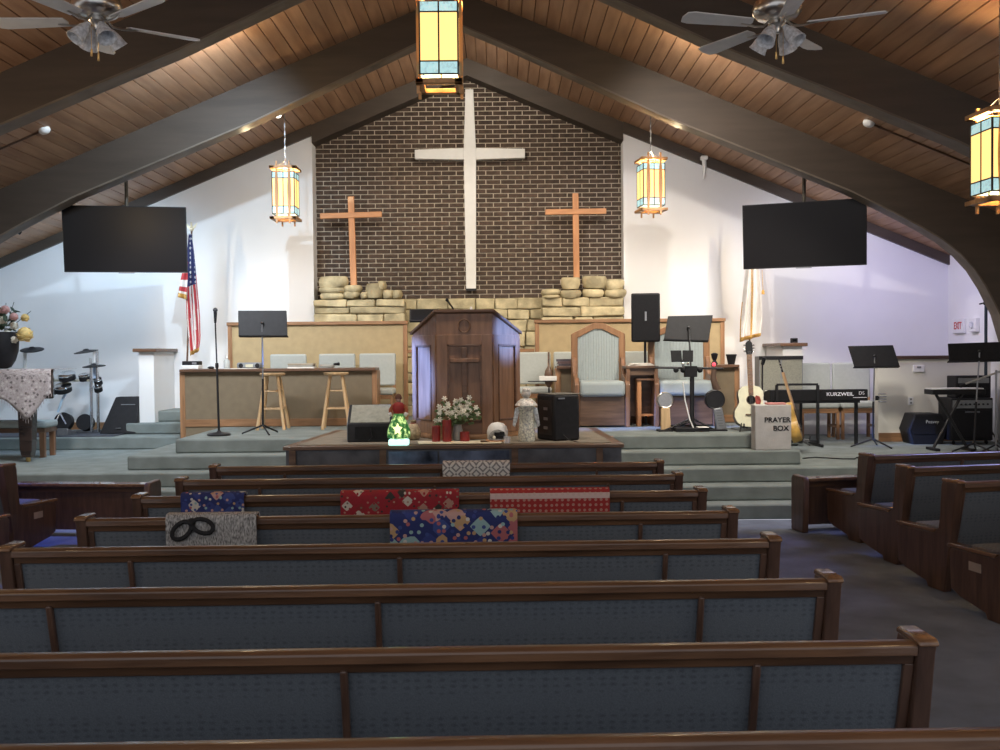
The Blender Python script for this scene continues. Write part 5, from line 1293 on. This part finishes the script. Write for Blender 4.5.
# white acoustic guitar
def make_guitar(label, loc, yaw, lean, S_, top_m, side_m, guard_m, roll=0.0):
    t = thing('acoustic_guitar', label, 'guitar', loc, yaw, 'guitars on floor stands')
    M = Matrix.Translation((0, 0, 0.05)) @ Matrix.Rotation(lean, 4, 'X') @ Matrix.Rotation(roll, 4, 'Y') @ Matrix.Scale(S_, 4)
    half = [(0.0, 0.0), (0.10, 0.008), (0.165, 0.05), (0.198, 0.12), (0.195, 0.19), (0.16, 0.25), (0.138, 0.29), (0.14, 0.33), (0.150, 0.38), (0.142, 0.43), (0.105, 0.475), (0.05, 0.49), (0.0, 0.49)]
    out = half + [(-x, z) for x, z in half[-2:0:-1]]
    MB().prism(out[::-1], 'Y', 0.0, 0.11, M).build('body_sides', side_m, t, 0, 0.004)
    MB().prism([(x * 0.985, 0.002 + z * 0.992) for x, z in out][::-1], 'Y', -0.006, 0.0, M).build('soundboard', top_m, t)
    MB().lathe([(0.0, 0.0), (0.048, 0.0)], n=20, M=M @ TRZ(0, -0.0075, 0.32, 0, R(90))).build('sound_hole', black, t)
    ring = MB().tube([(0.052 * math.cos(i * PI / 12), -0.007, 0.32 + 0.052 * math.sin(i * PI / 12)) for i in range(24)], 0.004, 5, M, True); ring.build('rosette', table_wood, t, 50)
    g = [(0.05, 0.29), (0.075, 0.215), (0.10, 0.20), (0.118, 0.235), (0.105, 0.27), (0.115, 0.31), (0.10, 0.36), (0.06, 0.375), (0.045, 0.35)]
    MB().prism(g[::-1], 'Y', -0.009, -0.006, M).build('pickguard', guard_m, t)
    MB().box(-0.07, 0.07, -0.018, -0.006, 0.135, 0.155, M).build('bridge', table_wood, t, 0, 0.002)
    MB().box(-0.028, 0.028, -0.016, 0.012, 0.40, 0.86, M).build('neck', wood('neck maple', (0.36, 0.22, 0.11), (0.5, 0.33, 0.18), 'Z'), t, 0, 0.004)
    fb = MB().box(-0.027, 0.027, -0.021, -0.016, 0.375, 0.86, M).build('fretboard', mat('rosewood', (0.30, 0.17, 0.10), 0.5), t)
    for i in range(13): MB().box(-0.027, 0.027, -0.0235, -0.021, 0.40 + 0.45 * (1 - 0.94 ** i) / (1 - 0.94 ** 12), 0.404 + 0.45 * (1 - 0.94 ** i) / (1 - 0.94 ** 12), M).build('fret', chrome, fb)
    hd = MB().prism([(-0.03, 0.86), (-0.042, 0.90), (-0.038, 1.0), (-0.015, 1.025), (0.015, 1.025), (0.038, 1.0), (0.042, 0.90), (0.03, 0.86)], 'Y', -0.012, 0.006, M).build('headstock', black, t, 0, 0.003)
    for s in (-1, 1):
        for i in range(3): MB().ball((s * 0.052, -0.003, 0.90 + 0.036 * i), (0.014, 0.006, 0.010), 8, 5, M).build('tuning_peg', chrome, hd, 60)
    st_ = MB()
    for i in range(6): st_.tube([(-0.018 + 0.0072 * i, -0.025, 0.145), (-0.018 + 0.0072 * i, -0.025, 0.90)], 0.0009, 4, M)
    st_.build('strings', steel, t)
    sd = MB()
    for s in (-1, 1): sd.tube([(s * 0.03, 0.20, 0.45), (s * 0.14, -0.02, 0.04), (s * 0.16, -0.09, 0.01)], 0.010, 6); sd.tube([(s * 0.11, 0.02, 0.06), (s * 0.11, -0.08, 0.05), (s * 0.11, -0.085, 0.10)], 0.010, 6)
    sd.tube([(0, 0.20, 0.46), (0, 0.34, 0.01)], 0.010, 6); sd.box(-0.12, 0.12, 0.0, 0.02, 0.04, 0.06)
    sd.build('floor_stand', black_metal, t, 50)
    return t
cream_top = mat('cream spruce', (0.78, 0.77, 0.58), 0.35, 0, 0.05, 10, coat=0.3)
g0 = onz(748, 431, Z5)
make_guitar('white acoustic guitar with red pickguard on the platform edge', (at(752, 420, 11.85).x, 11.85, Z5), R(-4), R(-11), 1.04, cream_top, mat('dark guitar side', (0.12, 0.10, 0.07), 0.4), mat('red tortoise guard', (0.30, 0.05, 0.04), 0.3, 0, 0.4, 20))
g2 = make_guitar('honey yellow acoustic guitar seen edge-on beside the prayer box', (at(803, 438, 12.5).x + 0.0, 12.5, Z3 + 0.10), R(72), R(-16), 1.06, mat('honey top', (0.60, 0.35, 0.09), 0.3, 0, 0.1, 10, coat=0.4), mat('honey side', (0.55, 0.33, 0.08), 0.3, 0, 0.15, 10, coat=0.4), black)

# prayer box
xa = at(755, 446, 11.22).x; xb = at(791, 446, 11.22).x; zt_ = at(770, 405, 11.2).z
t = thing('prayer_box', 'white cloth covered prayer box with black lettering on the step', 'box', ((xa + xb) / 2, 11.20, Z4))
h = (xb - xa) / 2; H = zt_ - Z4
MB().box(-h, h, 0.0, 0.20, 0.0, H).build('box_body', mat('off white cloth', (0.50, 0.48, 0.46), 0.9, 0, 0.05, 8, 0.25, 60), t, 0, 0.01, 3)
MB().box(-h * 0.3, h * 0.75, 0.03, 0.15, H, H + 0.022).build('slot_lid', mat('pink lid', (0.55, 0.22, 0.20), 0.6), t, 0, 0.006)
MT = TRZ(0, 0, 0, 0, R(90))
text_mesh('lettering', 'PRAYER', 0.080, black, t, Matrix.Translation((0.045, -0.002, H * 0.665)) @ MT, 0.0015, True, 1.08)
text_mesh('lettering', 'BOX', 0.080, black, t, Matrix.Translation((0.085, -0.002, H * 0.48)) @ MT, 0.0015, True, 1.08)

# grey green guitar amplifier on a black stand behind the guitars
xa = at(759, 356, 13.72).x; xb = at(803, 356, 13.72).x; z1 = at(780, 356, 13.72).z - Z3; z0 = at(780, 397, 13.72).z - Z3
t = thing('guitar_amplifier', 'grey green amplifier panel with black top behind the guitars', 'amplifier', ((xa + xb) / 2, 13.72, Z3))
h = (xb - xa) / 2
MB().box(-h, h, 0.0, 0.24, z0, z1).build('cabinet', grey_pl, t, 0, 0.01)
MB().box(-h + 0.015, h - 0.015, -0.006, 0.0, z0 + 0.02, z1 - 0.05).build('grille', mat('grey green grille', (0.24, 0.24, 0.20), 0.9, 0, 0.08, 60, 0.3, 300), t)
MB().box(-h, h, -0.012, 0.0, z1 - 0.05, z1).build('control_strip', black, t)
MB().box(-0.008, 0.008, -0.01, -0.004, z0 + 0.02, z1 - 0.05).build('centre_bar', grey_pl, t)
for x in (-h + 0.03, h - 0.03): MB().box(x - 0.02, x + 0.02, 0.0, 0.24, 0.0, z0).build('stand_leg', black_metal, t)
p = at(794, 340, 14.5)
t = thing('wall_camera', 'small dark gadget on top of the low side wall', 'gadget', (p.x, 14.5, 1.912))
MB().box(-0.05, 0.05, -0.03, 0.03, 0, 0.07).build('body', black, t, 0, 0.008); MB().lathe([(0.0, 0.0), (0.02, 0.0), (0.02, -0.012)], n=12, M=TRZ(0.0, -0.03, 0.04, 0, R(90))).build('lens', grey_pl, t, 50)

# second boom microphone behind the guitars
b = Vector((at(762, 430, 12.6).x, 12.6, Z5))
t = thing('boom_microphone', 'thin black microphone stand between the two guitars', 'microphone stand', b)
mt = at(763, 363, 12.6) - b
MB().tube([(0, 0, 0.02), (mt.x * 0.5, 0, mt.z)], 0.011, 8).build('tube', black_metal, t, 60)
MB().tube([(mt.x * .5, 0, mt.z - 0.02), (mt.x * .5 + 0.02, -0.02, mt.z + 0.07)], [0.022, 0.028], 8).build('microphone', black, t, 60)
MB().lathe([(0.0, 0), (0.11, 0), (0.11, 0.02), (0.02, 0.035)], n=18).build('base', black_metal, t, 50)

# keyboard on its stand, back panel to the nave
Yk = 13.35
xa = at(770, 395, Yk).x; xb = at(868, 395, Yk).x; zk0 = at(830, 401, Yk).z; zk1 = at(830, 389.5, Yk).z
kb = thing('stage_keyboard', 'long black keyboard with white lettering on its back', 'keyboard', ((xa + xb) / 2, Yk, zk0))
h = (xb - xa) / 2; H = zk1 - zk0
MB().prism([(0, 0), (0.34, 0), (0.34, H * 0.7), (0.10, H), (0, H)], 'X', -h, h).build('case', black, kb, 0, 0.008)
MB().box(-h + 0.02, h - 0.02, 0.14, 0.33, H * 0.82, H * 0.9).build('key_bed', white_pl, kb)
wtxt = mat('white print', (0.72, 0.72, 0.80), 0.6)
text_mesh('lettering', 'KURZWEIL', 0.066, wtxt, kb, Matrix.Translation((at(840, 395, Yk).x - kb.location.x, -0.002, H * 0.58)) @ MT, 0.001, True, 1.15)
text_mesh('lettering', 'DS', 0.062, wtxt, kb, Matrix.Translation((at(861.5, 395, Yk).x - kb.location.x, -0.002, H * 0.66)) @ MT, 0.001, False, 1.1)
MB().box(at(853, 395, Yk).x - kb.location.x, at(867, 395, Yk).x - kb.location.x, -0.002, 0, H * 0.26, H * 0.31).build('print_line', wtxt, kb)
ks = thing('keyboard_stand', 'black metal keyboard stand with end legs and floor feet', 'stand', (kb.location.x, Yk, Z3))
KH = zk0 - Z3
for px in (776, 817):
    x = at(px, 420, Yk).x - kb.location.x
    MB().box(x - 0.018, x + 0.018, -0.05, -0.015, 0.02, at(px, 385, Yk).z - Z3).build('post', black_metal, ks)
    MB().box(x - 0.02, x + 0.02, -0.22, 0.30, 0.0, 0.04).build('foot', black_metal, ks, 0, 0.006)
xq, xr = at(776, 420, Yk).x - kb.location.x, at(817, 420, Yk).x - kb.location.x
zq = at(800, 385.5, Yk).z - Z3
MB().box(xq, xr, -0.05, -0.015, zq, zq + 0.03).build('upper_bar', black_metal, ks); MB().box(xq, xr, -0.05, -0.015, 0.05, 0.085).build('lower_bar', black_metal, ks)
MB().box(xq - 0.04, xb - kb.location.x - 0.1, 0.02, 0.30, KH - 0.03, KH).build('shelf_arm', black_metal, ks)
MB().box(xb - kb.location.x - 0.14, xb - kb.location.x - 0.10, 0.1, 0.14, 0.0, KH - 0.03).build('post', black_metal, ks)
simple('floor_cable', 'loose black cable lying on the wing floor below the keyboard', 'cable', MB().tube([(4.1 + 0.14 * i + 0.05 * math.sin(i * 2.2), 11.75 + 0.12 * math.sin(i * 1.3), Z3 + 0.008) for i in range(9)], 0.008, 6), black, (0, 0, 0), 0, 60)

# right wing
music_stand(873, 447, Z3, [(848, 346), (893, 345), (900, 366.5), (854.5, 367)], 'black music stand leaning in front of the cream half wall', pole_m=steel, tri=0.30)
p = at(880, 398, 13.15)
t = thing('cup_holder', 'small grey wire cup holder clipped to the music stand', 'holder', (p.x + 0.03, 13.15, p.z - 0.05))
for i in range(4): MB().tube([(0.05 * math.cos(k * PI / 8), 0.05 * math.sin(k * PI / 8), 0.035 * i) for k in range(16)], 0.007, 5, None, True).build('wire_ring', steel, t, 50)
MB().box(-0.09, -0.04, -0.01, 0.01, 0.02, 0.08).build('clip', black, t)
p = at(919, 368.5, 13.86)
t = thing('thermostat', 'small white thermostat box on the cream half wall', 'thermostat', (p.x, 13.86, p.z))
MB().box(-0.08, 0.08, 0.0, 0.02, -0.05, 0.05).build('case', white_pl, t, 0, 0.006); MB().box(-0.03, 0.03, -0.003, 0.0, 0.005, 0.03).build('display', grey_pl, t)
p = at(911, 401, 13.87)
t = thing('wall_outlet', 'white electrical outlet low on the cream half wall', 'outlet', (p.x, 13.87, p.z))
MB().box(-0.035, 0.035, 0.0, 0.01, -0.055, 0.055).build('plate', white_pl, t, 0, 0.004)
for z in (-0.025, 0.025): MB().box(-0.015, 0.015, -0.002, 0.001, z - 0.012, z + 0.012).build('socket', grey_pl, t)
# hexagonal floor monitor
b = onz(917, 442, Z3)
t = thing('floor_monitor', 'black six-sided floor monitor against the cream half wall', 'speaker', (b.x, 13.42, Z3))
MB().prism([(-0.20, 0), (0.20, 0), (0.26, 0.20), (0.18, 0.42), (-0.18, 0.42), (-0.26, 0.20)][::-1], 'Y', 0.0, 0.36).build('cabinet', black, t, 0, 0.012)
MB().prism([(-0.20, 0.14), (0.20, 0.14), (0.24, 0.21), (0.18, 0.39), (-0.18, 0.39), (-0.24, 0.21)][::-1], 'Y', -0.012, 0.0).build('grille', black_cloth, t)
text_mesh('logo', 'Peavey', 0.065, mat('silver logo', (0.45, 0.45, 0.40), 0.5), t, TRZ(0.05, -0.014, 0.31, 0, R(90)), 0.001)
# large bass amplifier
b = onz(966, 444, Z3)
t = thing('bass_amplifier', 'large black amplifier on casters behind the folding keyboard stand', 'amplifier', (b.x + 0.02, 13.3, Z3))
z1 = at(966, 398, 13.3).z - Z3; h = 0.285
MB().box(-h, h, 0, 0.40, 0.06, z1).build('cabinet', black, t, 0, 0.012)
MB().box(-h + 0.03, h - 0.03, -0.008, 0.0, 0.09, z1 - 0.17).build('grille', black_cloth, t, 0, 0.004)
MB().box(-h + 0.02, h - 0.02, -0.008, 0.0, z1 - 0.14, z1 - 0.03).build('control_panel', grey_pl, t)
for i in range(8): MB().lathe([(0.013, 0), (0.011, 0.018), (0.0, 0.018)], n=10, M=TRZ(-h + 0.07 + i * 0.06, -0.008, z1 - 0.085, 0, R(90))).build('knob', black, t, 40)
MB().box(-0.10, 0.10, -0.012, -0.008, z1 - 0.20, z1 - 0.18).build('name_bar', steel, t)
for x in (-h + 0.06, h - 0.06): MB().ball((x, 0.06, 0.03), (0.02, 0.03, 0.03)).build('caster', black, t, 60)
# folding X stand with a small white-keyed keyboard
b = onz(950, 452, Z3)
Yx = b.y + 0.15
t = thing('folding_keyboard', 'small keyboard on a black folding X stand at the right', 'keyboard', (b.x, Yx, Z3))
zx = at(950, 393, Yx).z - Z3; xl = at(932, 390, Yx).x - b.x; xr_ = at(962, 390, Yx).x - b.x
MB().box(xl, xr_ + 0.3, -0.02, 0.24, zx - 0.02, zx + 0.045).build('case', black, t, 0, 0.008)
MB().box(xl + 0.01, xr_ + 0.28, 0.0, 0.22, zx + 0.045, zx + 0.06).build('keys', white_pl, t, 0, 0.003)
for (a0, a1, y) in ((936, 968, 0.02), (962, 933, 0.07)):
    pa = at(a0, 396, Yx + y); pb = at(a1, 452, Yx + y)
    MB().tube([(pa.x - b.x, y, zx - 0.02), (pb.x - b.x, y, 0.02)], 0.020, 8).build('x_leg', black_metal, t, 60)
    MB().box(pb.x - b.x - 0.03, pb.x - b.x + 0.03, y - 0.15, y + 0.15, 0.0, 0.035).build('foot', black, t, 0, 0.006)
music_stand(974, 452, Z3, [(948, 343.5), (1008, 341.5), (1009, 359.5), (949, 361)], 'wide black music stand cut by the right photo edge', pole_m=steel, tri=0.28)
# tall lighting pole
pt = at(986, 285, 13.6)
t = thing('light_pole', 'tall thin blue black pole rising behind the far right music stand', 'pole', (pt.x, 13.6, Z3))
MB().tube([(0, 0, 0.06), (0.0, 0, pt.z - Z3 + 0.4)], 0.022, 8).build('pole', mat('blue black metal', (0.03, 0.045, 0.06), 0.4, 0.4), t, 60)
MB().lathe([(0.03, 0), (0.034, 0.03), (0.03, 0.06)], (0, 0, at(986, 305, 13.6).z - Z3), 12).build('collar', black, t, 50)
MB().tube([(-0.09, 0, at(986, 304, 13.6).z - Z3), (0.0, 0, at(986, 304, 13.6).z - Z3 + 0.02)], 0.012, 6).build('knob', black, t, 60)
for k in range(3): MB().tube([(0, 0, 0.30), (0.17 * math.cos(k * 2.1), 0.17 * math.sin(k * 2.1), 0.01)], 0.011, 6).build('tripod_leg', black_metal, t, 60)
# boom arm with small drum pad at the right edge
t = thing('boom_stand', 'microphone boom arm with chrome tube at the right photo edge', 'microphone stand', (at(996, 450, 12.1).x, 12.1, Z3))
p0 = at(965, 384, 12.1) - t.location; p1 = at(1004, 370, 12.1) - t.location
MB().tube([tuple(p0), tuple(p1)], 0.012, 8).build('boom', mat('pale boom', (0.5, 0.5, 0.48), 0.35, 0.5), t, 60)
MB().tube([tuple(p0), tuple(p0 + Vector((-0.06, 0, -0.03)))], [0.016, 0.022], 8).build('microphone', black, t, 60)
MB().tube([(0, 0, 0.05), (0.0, 0, p1.z)], 0.014, 8).build('upright', steel, t, 60)
for k in range(3): MB().tube([(0, 0, 0.12), (0.22 * math.cos(k * 2.1 + 1), 0.22 * math.sin(k * 2.1 + 1), 0.01)], 0.011, 6).build('leg', black_metal, t, 60)
p = at(972, 378, 13.3)
t = thing('amplifier_head', 'black amplifier head on top of the large amplifier', 'amplifier', (p.x + 0.03, 13.36, Z3 + z1))
MB().box(-0.22, 0.26, 0, 0.28, 0.0, 0.30).build('case', black, t, 0, 0.012); MB().box(-0.19, 0.23, -0.006, 0, 0.20, 0.27).build('panel', grey_pl, t)
MB().box(-0.19, 0.23, -0.006, 0, 0.03, 0.18).build('grille', black_cloth, t)
# exit sign on the right wall
d = at(961, 326, 10) - CAM; k = (XW - CAM.x) / d.x; p = CAM + d * k
t = thing('exit_sign', 'white exit sign with red letters on the right side wall', 'sign', (XW, p.y, p.z))
MB().box(-0.05, 0.0, -0.17, 0.17, -0.11, 0.11).build('case', white_pl, t, 0, 0.01)
text_mesh('lettering', 'EXIT', 0.15, mat('red letters', (0.55, 0.05, 0.04), 0.5), t, Matrix.Translation((-0.051, 0, 0)) @ Matrix.Rotation(R(-90), 4, 'Z') @ Matrix.Rotation(R(90), 4, 'X'), 0.002, True, 0.8)
t = thing('emergency_light', 'small white box on the side wall beside the exit sign', 'light', (XW, p.y - 0.48, p.z))
MB().box(-0.07, 0.0, -0.10, 0.10, -0.10, 0.10).build('case', white_pl, t, 0, 0.01); MB().lathe([(0.0, 0.02), (0.05, 0.02), (0.055, 0)], n=14, M=Matrix.Translation((-0.07, 0, 0)) @ Matrix.Rotation(R(-90), 4, 'Y')).build('lens', frost, t, 50)

# ================================================================== LEFT WING
# grand piano under a lace shawl
zp = at(30, 369.5, 12.2).z - Z3
xr_ = at(51, 370, 12.05).x
pn = thing('grand_piano', 'dark grand piano at the left edge of the stage', 'piano', (-6.1, 12.6, Z3))
xo = xr_ + 6.1
body = [(-0.85, -0.55), (xo - 0.06, -0.55), (xo, -0.50), (xo - 0.10, -0.25), (xo - 0.35, 0.05), (xo - 0.75, 0.40), (-0.85, 0.60)]
pw = wood('ebonised wood', (0.022, 0.014, 0.012), (0.045, 0.028, 0.022), 'X', 0.25, coat=0.4)
MB().prism(body, 'Z', zp - 0.36, zp - 0.03).build('case', pw, pn, 0, 0.012)
MB().prism([(x * 1.012, y * 1.03) for x, y in body], 'Z', zp - 0.03, zp).build('lid', pw, pn, 0, 0.006)
for lx, ly in ((at(28, 440, 12.2).x + 6.1, -0.40), (-0.7, -0.40), (-0.5, 0.55)):
    MB().prism([(-0.075, 0.16), (-0.10, zp - 0.36), (0.10, zp - 0.36), (0.075, 0.16), (0.055, 0.06), (-0.055, 0.06)], 'Y', ly - 0.07, ly + 0.07, Matrix.Translation((lx, 0, 0))).build('leg', pw, pn, 0, 0.01)
    MB().lathe([(0.02, 0), (0.03, 0.02), (0.025, 0.06)], (lx, ly, 0), 12).build('caster', brass, pn, 50)
# shawl: top cloth and zig-zag drop over the front and the end
sh = thing('lace_shawl', 'greyish lace shawl draped over the piano with pointed hem', 'shawl', (-6.1, 12.6, Z3 + zp))
lace = print_fabric('grey lace', (0.40, 0.35, 0.34), [(0.40, 0.35, 0.34), (0.20, 0.17, 0.17), (0.52, 0.47, 0.45), (0.34, 0.29, 0.29), (0.13, 0.11, 0.11)], 22, 0.42, 2.0)
ZT = 0.006
mb = MB(); uvs = []
def strip(pts):
    for p_, u in pts: mb.v.append(p_); uvs.append(u)
n = 36; x0, x1 = -0.82, xo + 0.014
hem = [(0.0, 0.3), (0.45, 0.6), (0.66, 0.34), (0.70, 0.36), (0.84, 0.62), (0.97, 0.32), (1.0, 0.28)]
def hemf(u):
    for (a, b), (c, d2) in zip(hem[:-1], hem[1:]):
        if a <= u <= c: return b + (d2 - b) * (u - a) / (c - a)
    return 0.25
rows = 8
for i in range(n + 1):
    u = i / n; x = x0 + (x1 - x0) * u; dp = hemf(u)
    prof = [((x, 0.15, ZT), (x, 0.9)), ((x, -0.2, ZT), (x, 0.7)), ((x, -0.56, ZT), (x, 0.35)), ((x, -0.585, -0.01), (x, 0.32))]
    for r_ in range(1, rows + 1):
        z = -0.01 - dp * r_ / rows; prof.append(((x, -0.588 - 0.012 * math.sin(u * 40) * r_ / rows, z), (x, z)))
    strip(prof)
m_ = 4 + rows
for i in range(n):
    for j in range(m_ - 1): a = i * m_ + j; mb.f.append((a, a + 1, a + m_ + 1, a + m_))
o = mb.build('cloth', lace, sh, 60); uvmap(o, uvs); so = o.modifiers.new('thick', 'SOLIDIFY'); so.thickness = 0.004
fr = MB()
for i in range(60):
    u = i / 59; x = x0 + (x1 - x0) * u; z = -0.01 - hemf(u)
    fr.tube([(x, -0.59, z + 0.01), (x + 0.004, -0.592, z - 0.045)], 0.003, 4)
fr.build('fringe', mat('shawl fringe', (0.36, 0.31, 0.30), 0.9), sh)
# black vase with flowers
Yv = 12.35
v0 = at(1, 368, Yv)
vs_ = thing('flower_vase', 'big black vase of cream and pink flowers on the piano', 'flowers', (v0.x, Yv, Z3 + zp + 0.012))
s_ = Yv / F
MB().lathe([(0.07, 0), (0.12, 0.02), (0.17, 0.10), (0.205, 0.22), (0.215, 0.36), (0.20, 0.46), (0.19, 0.46)], n=28).build('vase', black, vs_, 60)
random.seed(5)
def fl_at(px, py, r_px, m, nm):
    p = at(px, py, Yv - 0.12 + random.uniform(-0.05, 0.08)) - vs_.location; r_ = r_px * s_
    f_ = MB().ball(tuple(p), r_ * 0.55, 8, 6)
    for k in range(22):      # petals spread over the ball, edges turned outwards
        zz = 1 - 2 * (k + 0.5) / 22; a = k * 2.39996; q_ = math.sqrt(1 - zz * zz)
        dd = Vector((q_ * math.cos(a), q_ * math.sin(a), zz))
        M = Matrix.Translation(p + dd * r_ * 0.62) @ dd.to_track_quat('Z', 'Y').to_matrix().to_4x4() @ Matrix.Rotation(0.6, 4, 'X')
        f_.ball((0, 0, 0), (r_ * 0.42, r_ * 0.36, r_ * 0.12), 7, 4, M)
    f_.build(nm, m, vs_, 60)
for px, py, r_, m, nm in ((25, 335, 9.5, petal_y, 'large_bloom'), (7.5, 334, 5, petal_w, 'bloom'), (14, 340, 4.6, petal_w, 'bloom'), (9, 345.5, 4.8, petal_w, 'bloom'), (2, 321, 6, petal_w, 'bloom'), (14, 326, 5, petal_w, 'bloom'),
                          (14, 317, 5, petal_p, 'bloom'), (5, 310, 5.5, petal_p, 'bloom'), (-4, 312, 6, petal_p, 'bloom'), (25, 318, 5, petal_y, 'bloom'), (-6, 335, 6, petal_y, 'bloom'), (-8, 324, 6, petal_w, 'bloom'), (0, 349, 4, petal_w, 'bloom')):
    fl_at(px, py, r_, m, nm)
lv = MB()
for i in range(70):
    a = random.uniform(0, 2 * PI); rr = random.uniform(0, 0.30); z = random.uniform(0.36, 0.75)
    M = Matrix.Translation((rr * math.cos(a), rr * math.sin(a) * 0.7, z)) @ Matrix.Rotation(a, 4, 'Z') @ Matrix.Rotation(random.uniform(-1, 1), 4, 'Y')
    lv.ball((0, 0, 0), (0.06, 0.03, 0.008), 6, 4, M)
lv.build('leaves', leaf_d, vs_, 60)
tw = MB()
for e in ((31, 311), (14, 302), (6, 303)): tw.tube([(0.05, 0, 0.45), tuple(at(e[0], e[1], Yv - 0.05) - vs_.location)], 0.004, 5)
tw.build('twigs', leaf_d, vs_)
# piano bench
bz = at(20, 421, 12.75).z - Z3
bn = thing('piano_bench', 'wooden bench with pale cushion behind the piano leg', 'bench', (at(20, 440, 12.85).x - 0.25, 12.85, Z3))
hx = at(52, 440, 12.85).x - bn.location.x
MB().box(-0.5, hx, -0.18, 0.20, bz - 0.09, bz).build('cushion', throne_fabric, bn, 0, 0.03, 3)
MB().box(-0.48, hx - 0.02, -0.16, 0.18, bz - 0.15, bz - 0.09).build('frame', table_wood, bn, 0, 0.004)
for x in (-0.44, hx - 0.06):
    for y in (-0.13, 0.15): MB().prism([(-0.03, 0), (0.03, 0), (0.035, bz - 0.15), (-0.035, bz - 0.15)], 'Y', y - 0.03, y + 0.03, Matrix.Translation((x, 0, 0))).build('leg', pulpit_wood, bn, 0, 0.004)

# electronic drum kit
Yd = 14.25; DZr = 0.67
dk = thing('electronic_drum_kit', 'electronic drum kit with chrome rack and black pads on the riser', 'drum kit', (at(75, 425, Yd).x, Yd, DZr + 0.013))
def dr(px, py, dy=0.0): return tuple(at(px, py, Yd + dy) - dk.location)
for px, t_ in ((90.5, 358), (97, 352)):
    p0 = dr(px, t_); MB().tube([p0, (p0[0], 0.0, 0.02)], 0.022, 10).build('rack_post', chrome, dk, 60)
MB().tube([dr(52, 380.5), dr(91, 380.5)], 0.016, 8).build('rack_bar', mat('pale rack tube', (0.72, 0.70, 0.55), 0.3, 0.6), dk, 60)
MB().tube([dr(94, 351), dr(94, 362)], 0.014, 8).build('cymbal_post', white_pl, dk, 60)
MB().tube([dr(25, 352, -0.1), dr(25, 372, -0.1)], 0.028, 10).build('cymbal_post', white_pl, dk, 60)
MB().tube([dr(94, 366, 0.05), dr(95, 383, 0.05)], 0.022, 8).build('post_sleeve', mat('pale blue tube', (0.45, 0.60, 0.85), 0.4), dk, 60)
def cymbal(px, py, rpx, tilt, dy, ry=0.0):
    c = dr(px, py, dy); r_ = rpx * Yd / F
    M = Matrix.Translation(c) @ Matrix.Rotation(ry, 4, 'Y') @ Matrix.Rotation(tilt, 4, 'X')
    MB().lathe([(0.0, 0.035), (0.03, 0.03), (0.05, 0.012), (r_ * 0.6, 0.004), (r_, -0.008), (r_, -0.016), (0.05, -0.004), (0.0, -0.004)], n=28, M=M).build('cymbal', black, dk, 50)
cymbal(86, 351, 11.5, R(8), 0, R(-6)); cymbal(94, 365.5, 11, R(6), 0, R(-2)); cymbal(32, 349, 11, R(14), -0.1, R(2))
def pad(px, py, rpx, tilt, dy):
    c = dr(px, py, dy); r_ = rpx * Yd / F
    M = Matrix.Translation(c) @ Matrix.Rotation(tilt, 4, 'X')
    p_ = MB().lathe([(0.0, -0.05), (r_, -0.05), (r_, 0.03), (r_ * 0.92, 0.04), (0.0, 0.035)], n=24, M=M).build('drum_pad', black, dk, 50)
    MB().lathe([(r_, 0.015), (r_ * 1.05, 0.02), (r_ * 1.05, 0.035), (r_ * 0.98, 0.04)], n=24, M=M).build('rim', chrome, p_, 50)
pad(67, 376, 8, R(22), -0.05); pad(63, 388, 8, R(25), -0.12); pad(52, 390, 6, R(20), -0.1); pad(84, 377, 5, R(20), 0.02); pad(98, 381, 4, R(30), 0.02); pad(98, 388, 4, R(30), 0.0)
MB().tube([dr(58, 412, -0.1), dr(62, 400, -0.1), dr(66, 393, -0.1)], 0.018, 8).build('hat_rod', mat('pale blue rod', (0.5, 0.68, 0.85), 0.4), dk, 60)
for a, b_ in (((60, 413), (55, 424)), ((60, 413), (66, 424))): MB().tube([dr(*a, -0.1), dr(*b_, -0.15)], 0.012, 6).build('stand_leg', chrome, dk, 60)
MB().prism([(-0.3, 0), (0.0, 0), (0.0, 0.03), (-0.3, 0.10)], 'X', dr(68, 425)[0], dr(78, 425)[0], Matrix.Translation((0, -0.05, 0.0))).build('foot_pedal', steel, dk, 0, 0.006)
MB().lathe([(0.0, 0.0), (0.13, 0.0), (0.13, 0.10), (0.0, 0.10)], n=20, M=TRZ(dr(64, 418)[0], 0.05, 0.16, 0, R(75))).build('kick_pad', black, dk, 40)
MB().lathe([(0.0, 0.0), (0.12, 0.0), (0.12, 0.10), (0.0, 0.10)], n=20, M=TRZ(dr(84, 418)[0], 0.10, 0.14, 0, R(75))).build('kick_pad', black, dk, 40)
simple('drum_rug', 'dark rug under the electronic drum kit', 'rug', MB().box(-6.9, -4.98, 13.78, 14.9, 0.67, 0.682), mat('dark rug', (0.05, 0.055, 0.07), 0.95, 0, 0.2, 10), (0, 0, 0))
# left floor monitor on the riser
b = Vector((at(121, 425, 14.25).x, 14.25, 0.69))
t = thing('floor_monitor', 'slanted black floor monitor right of the drum kit', 'speaker', (b.x, 14.25, 0.683), R(3))
h = 0.25; ht = at(121, 397, 14.3).z - 0.683
vs = [(-h - 0.02, -0.12, 0), (h, -0.12, 0), (h + 0.02, 0.28, 0), (-h, 0.28, 0), (-h + 0.16, 0.06, ht), (h, 0.06, ht), (h, 0.26, ht), (-h + 0.16, 0.26, ht)]
MB().add(vs, [(0, 3, 2, 1), (4, 5, 6, 7), (0, 1, 5, 4), (1, 2, 6, 5), (2, 3, 7, 6), (3, 0, 4, 7)]).build('cabinet', black, t, 0, 0.012)
MB().box(-0.04, 0.03, -0.118, -0.10, 0.07, 0.085, Matrix.Rotation(0, 4, 'X')).build('badge', steel, t)
MB().box(0.0, 0.2, 0.012, 0.03, ht * 0.78, ht * 0.80, Matrix.Translation((0, 0, 0))).build('slot', grey_pl, t)
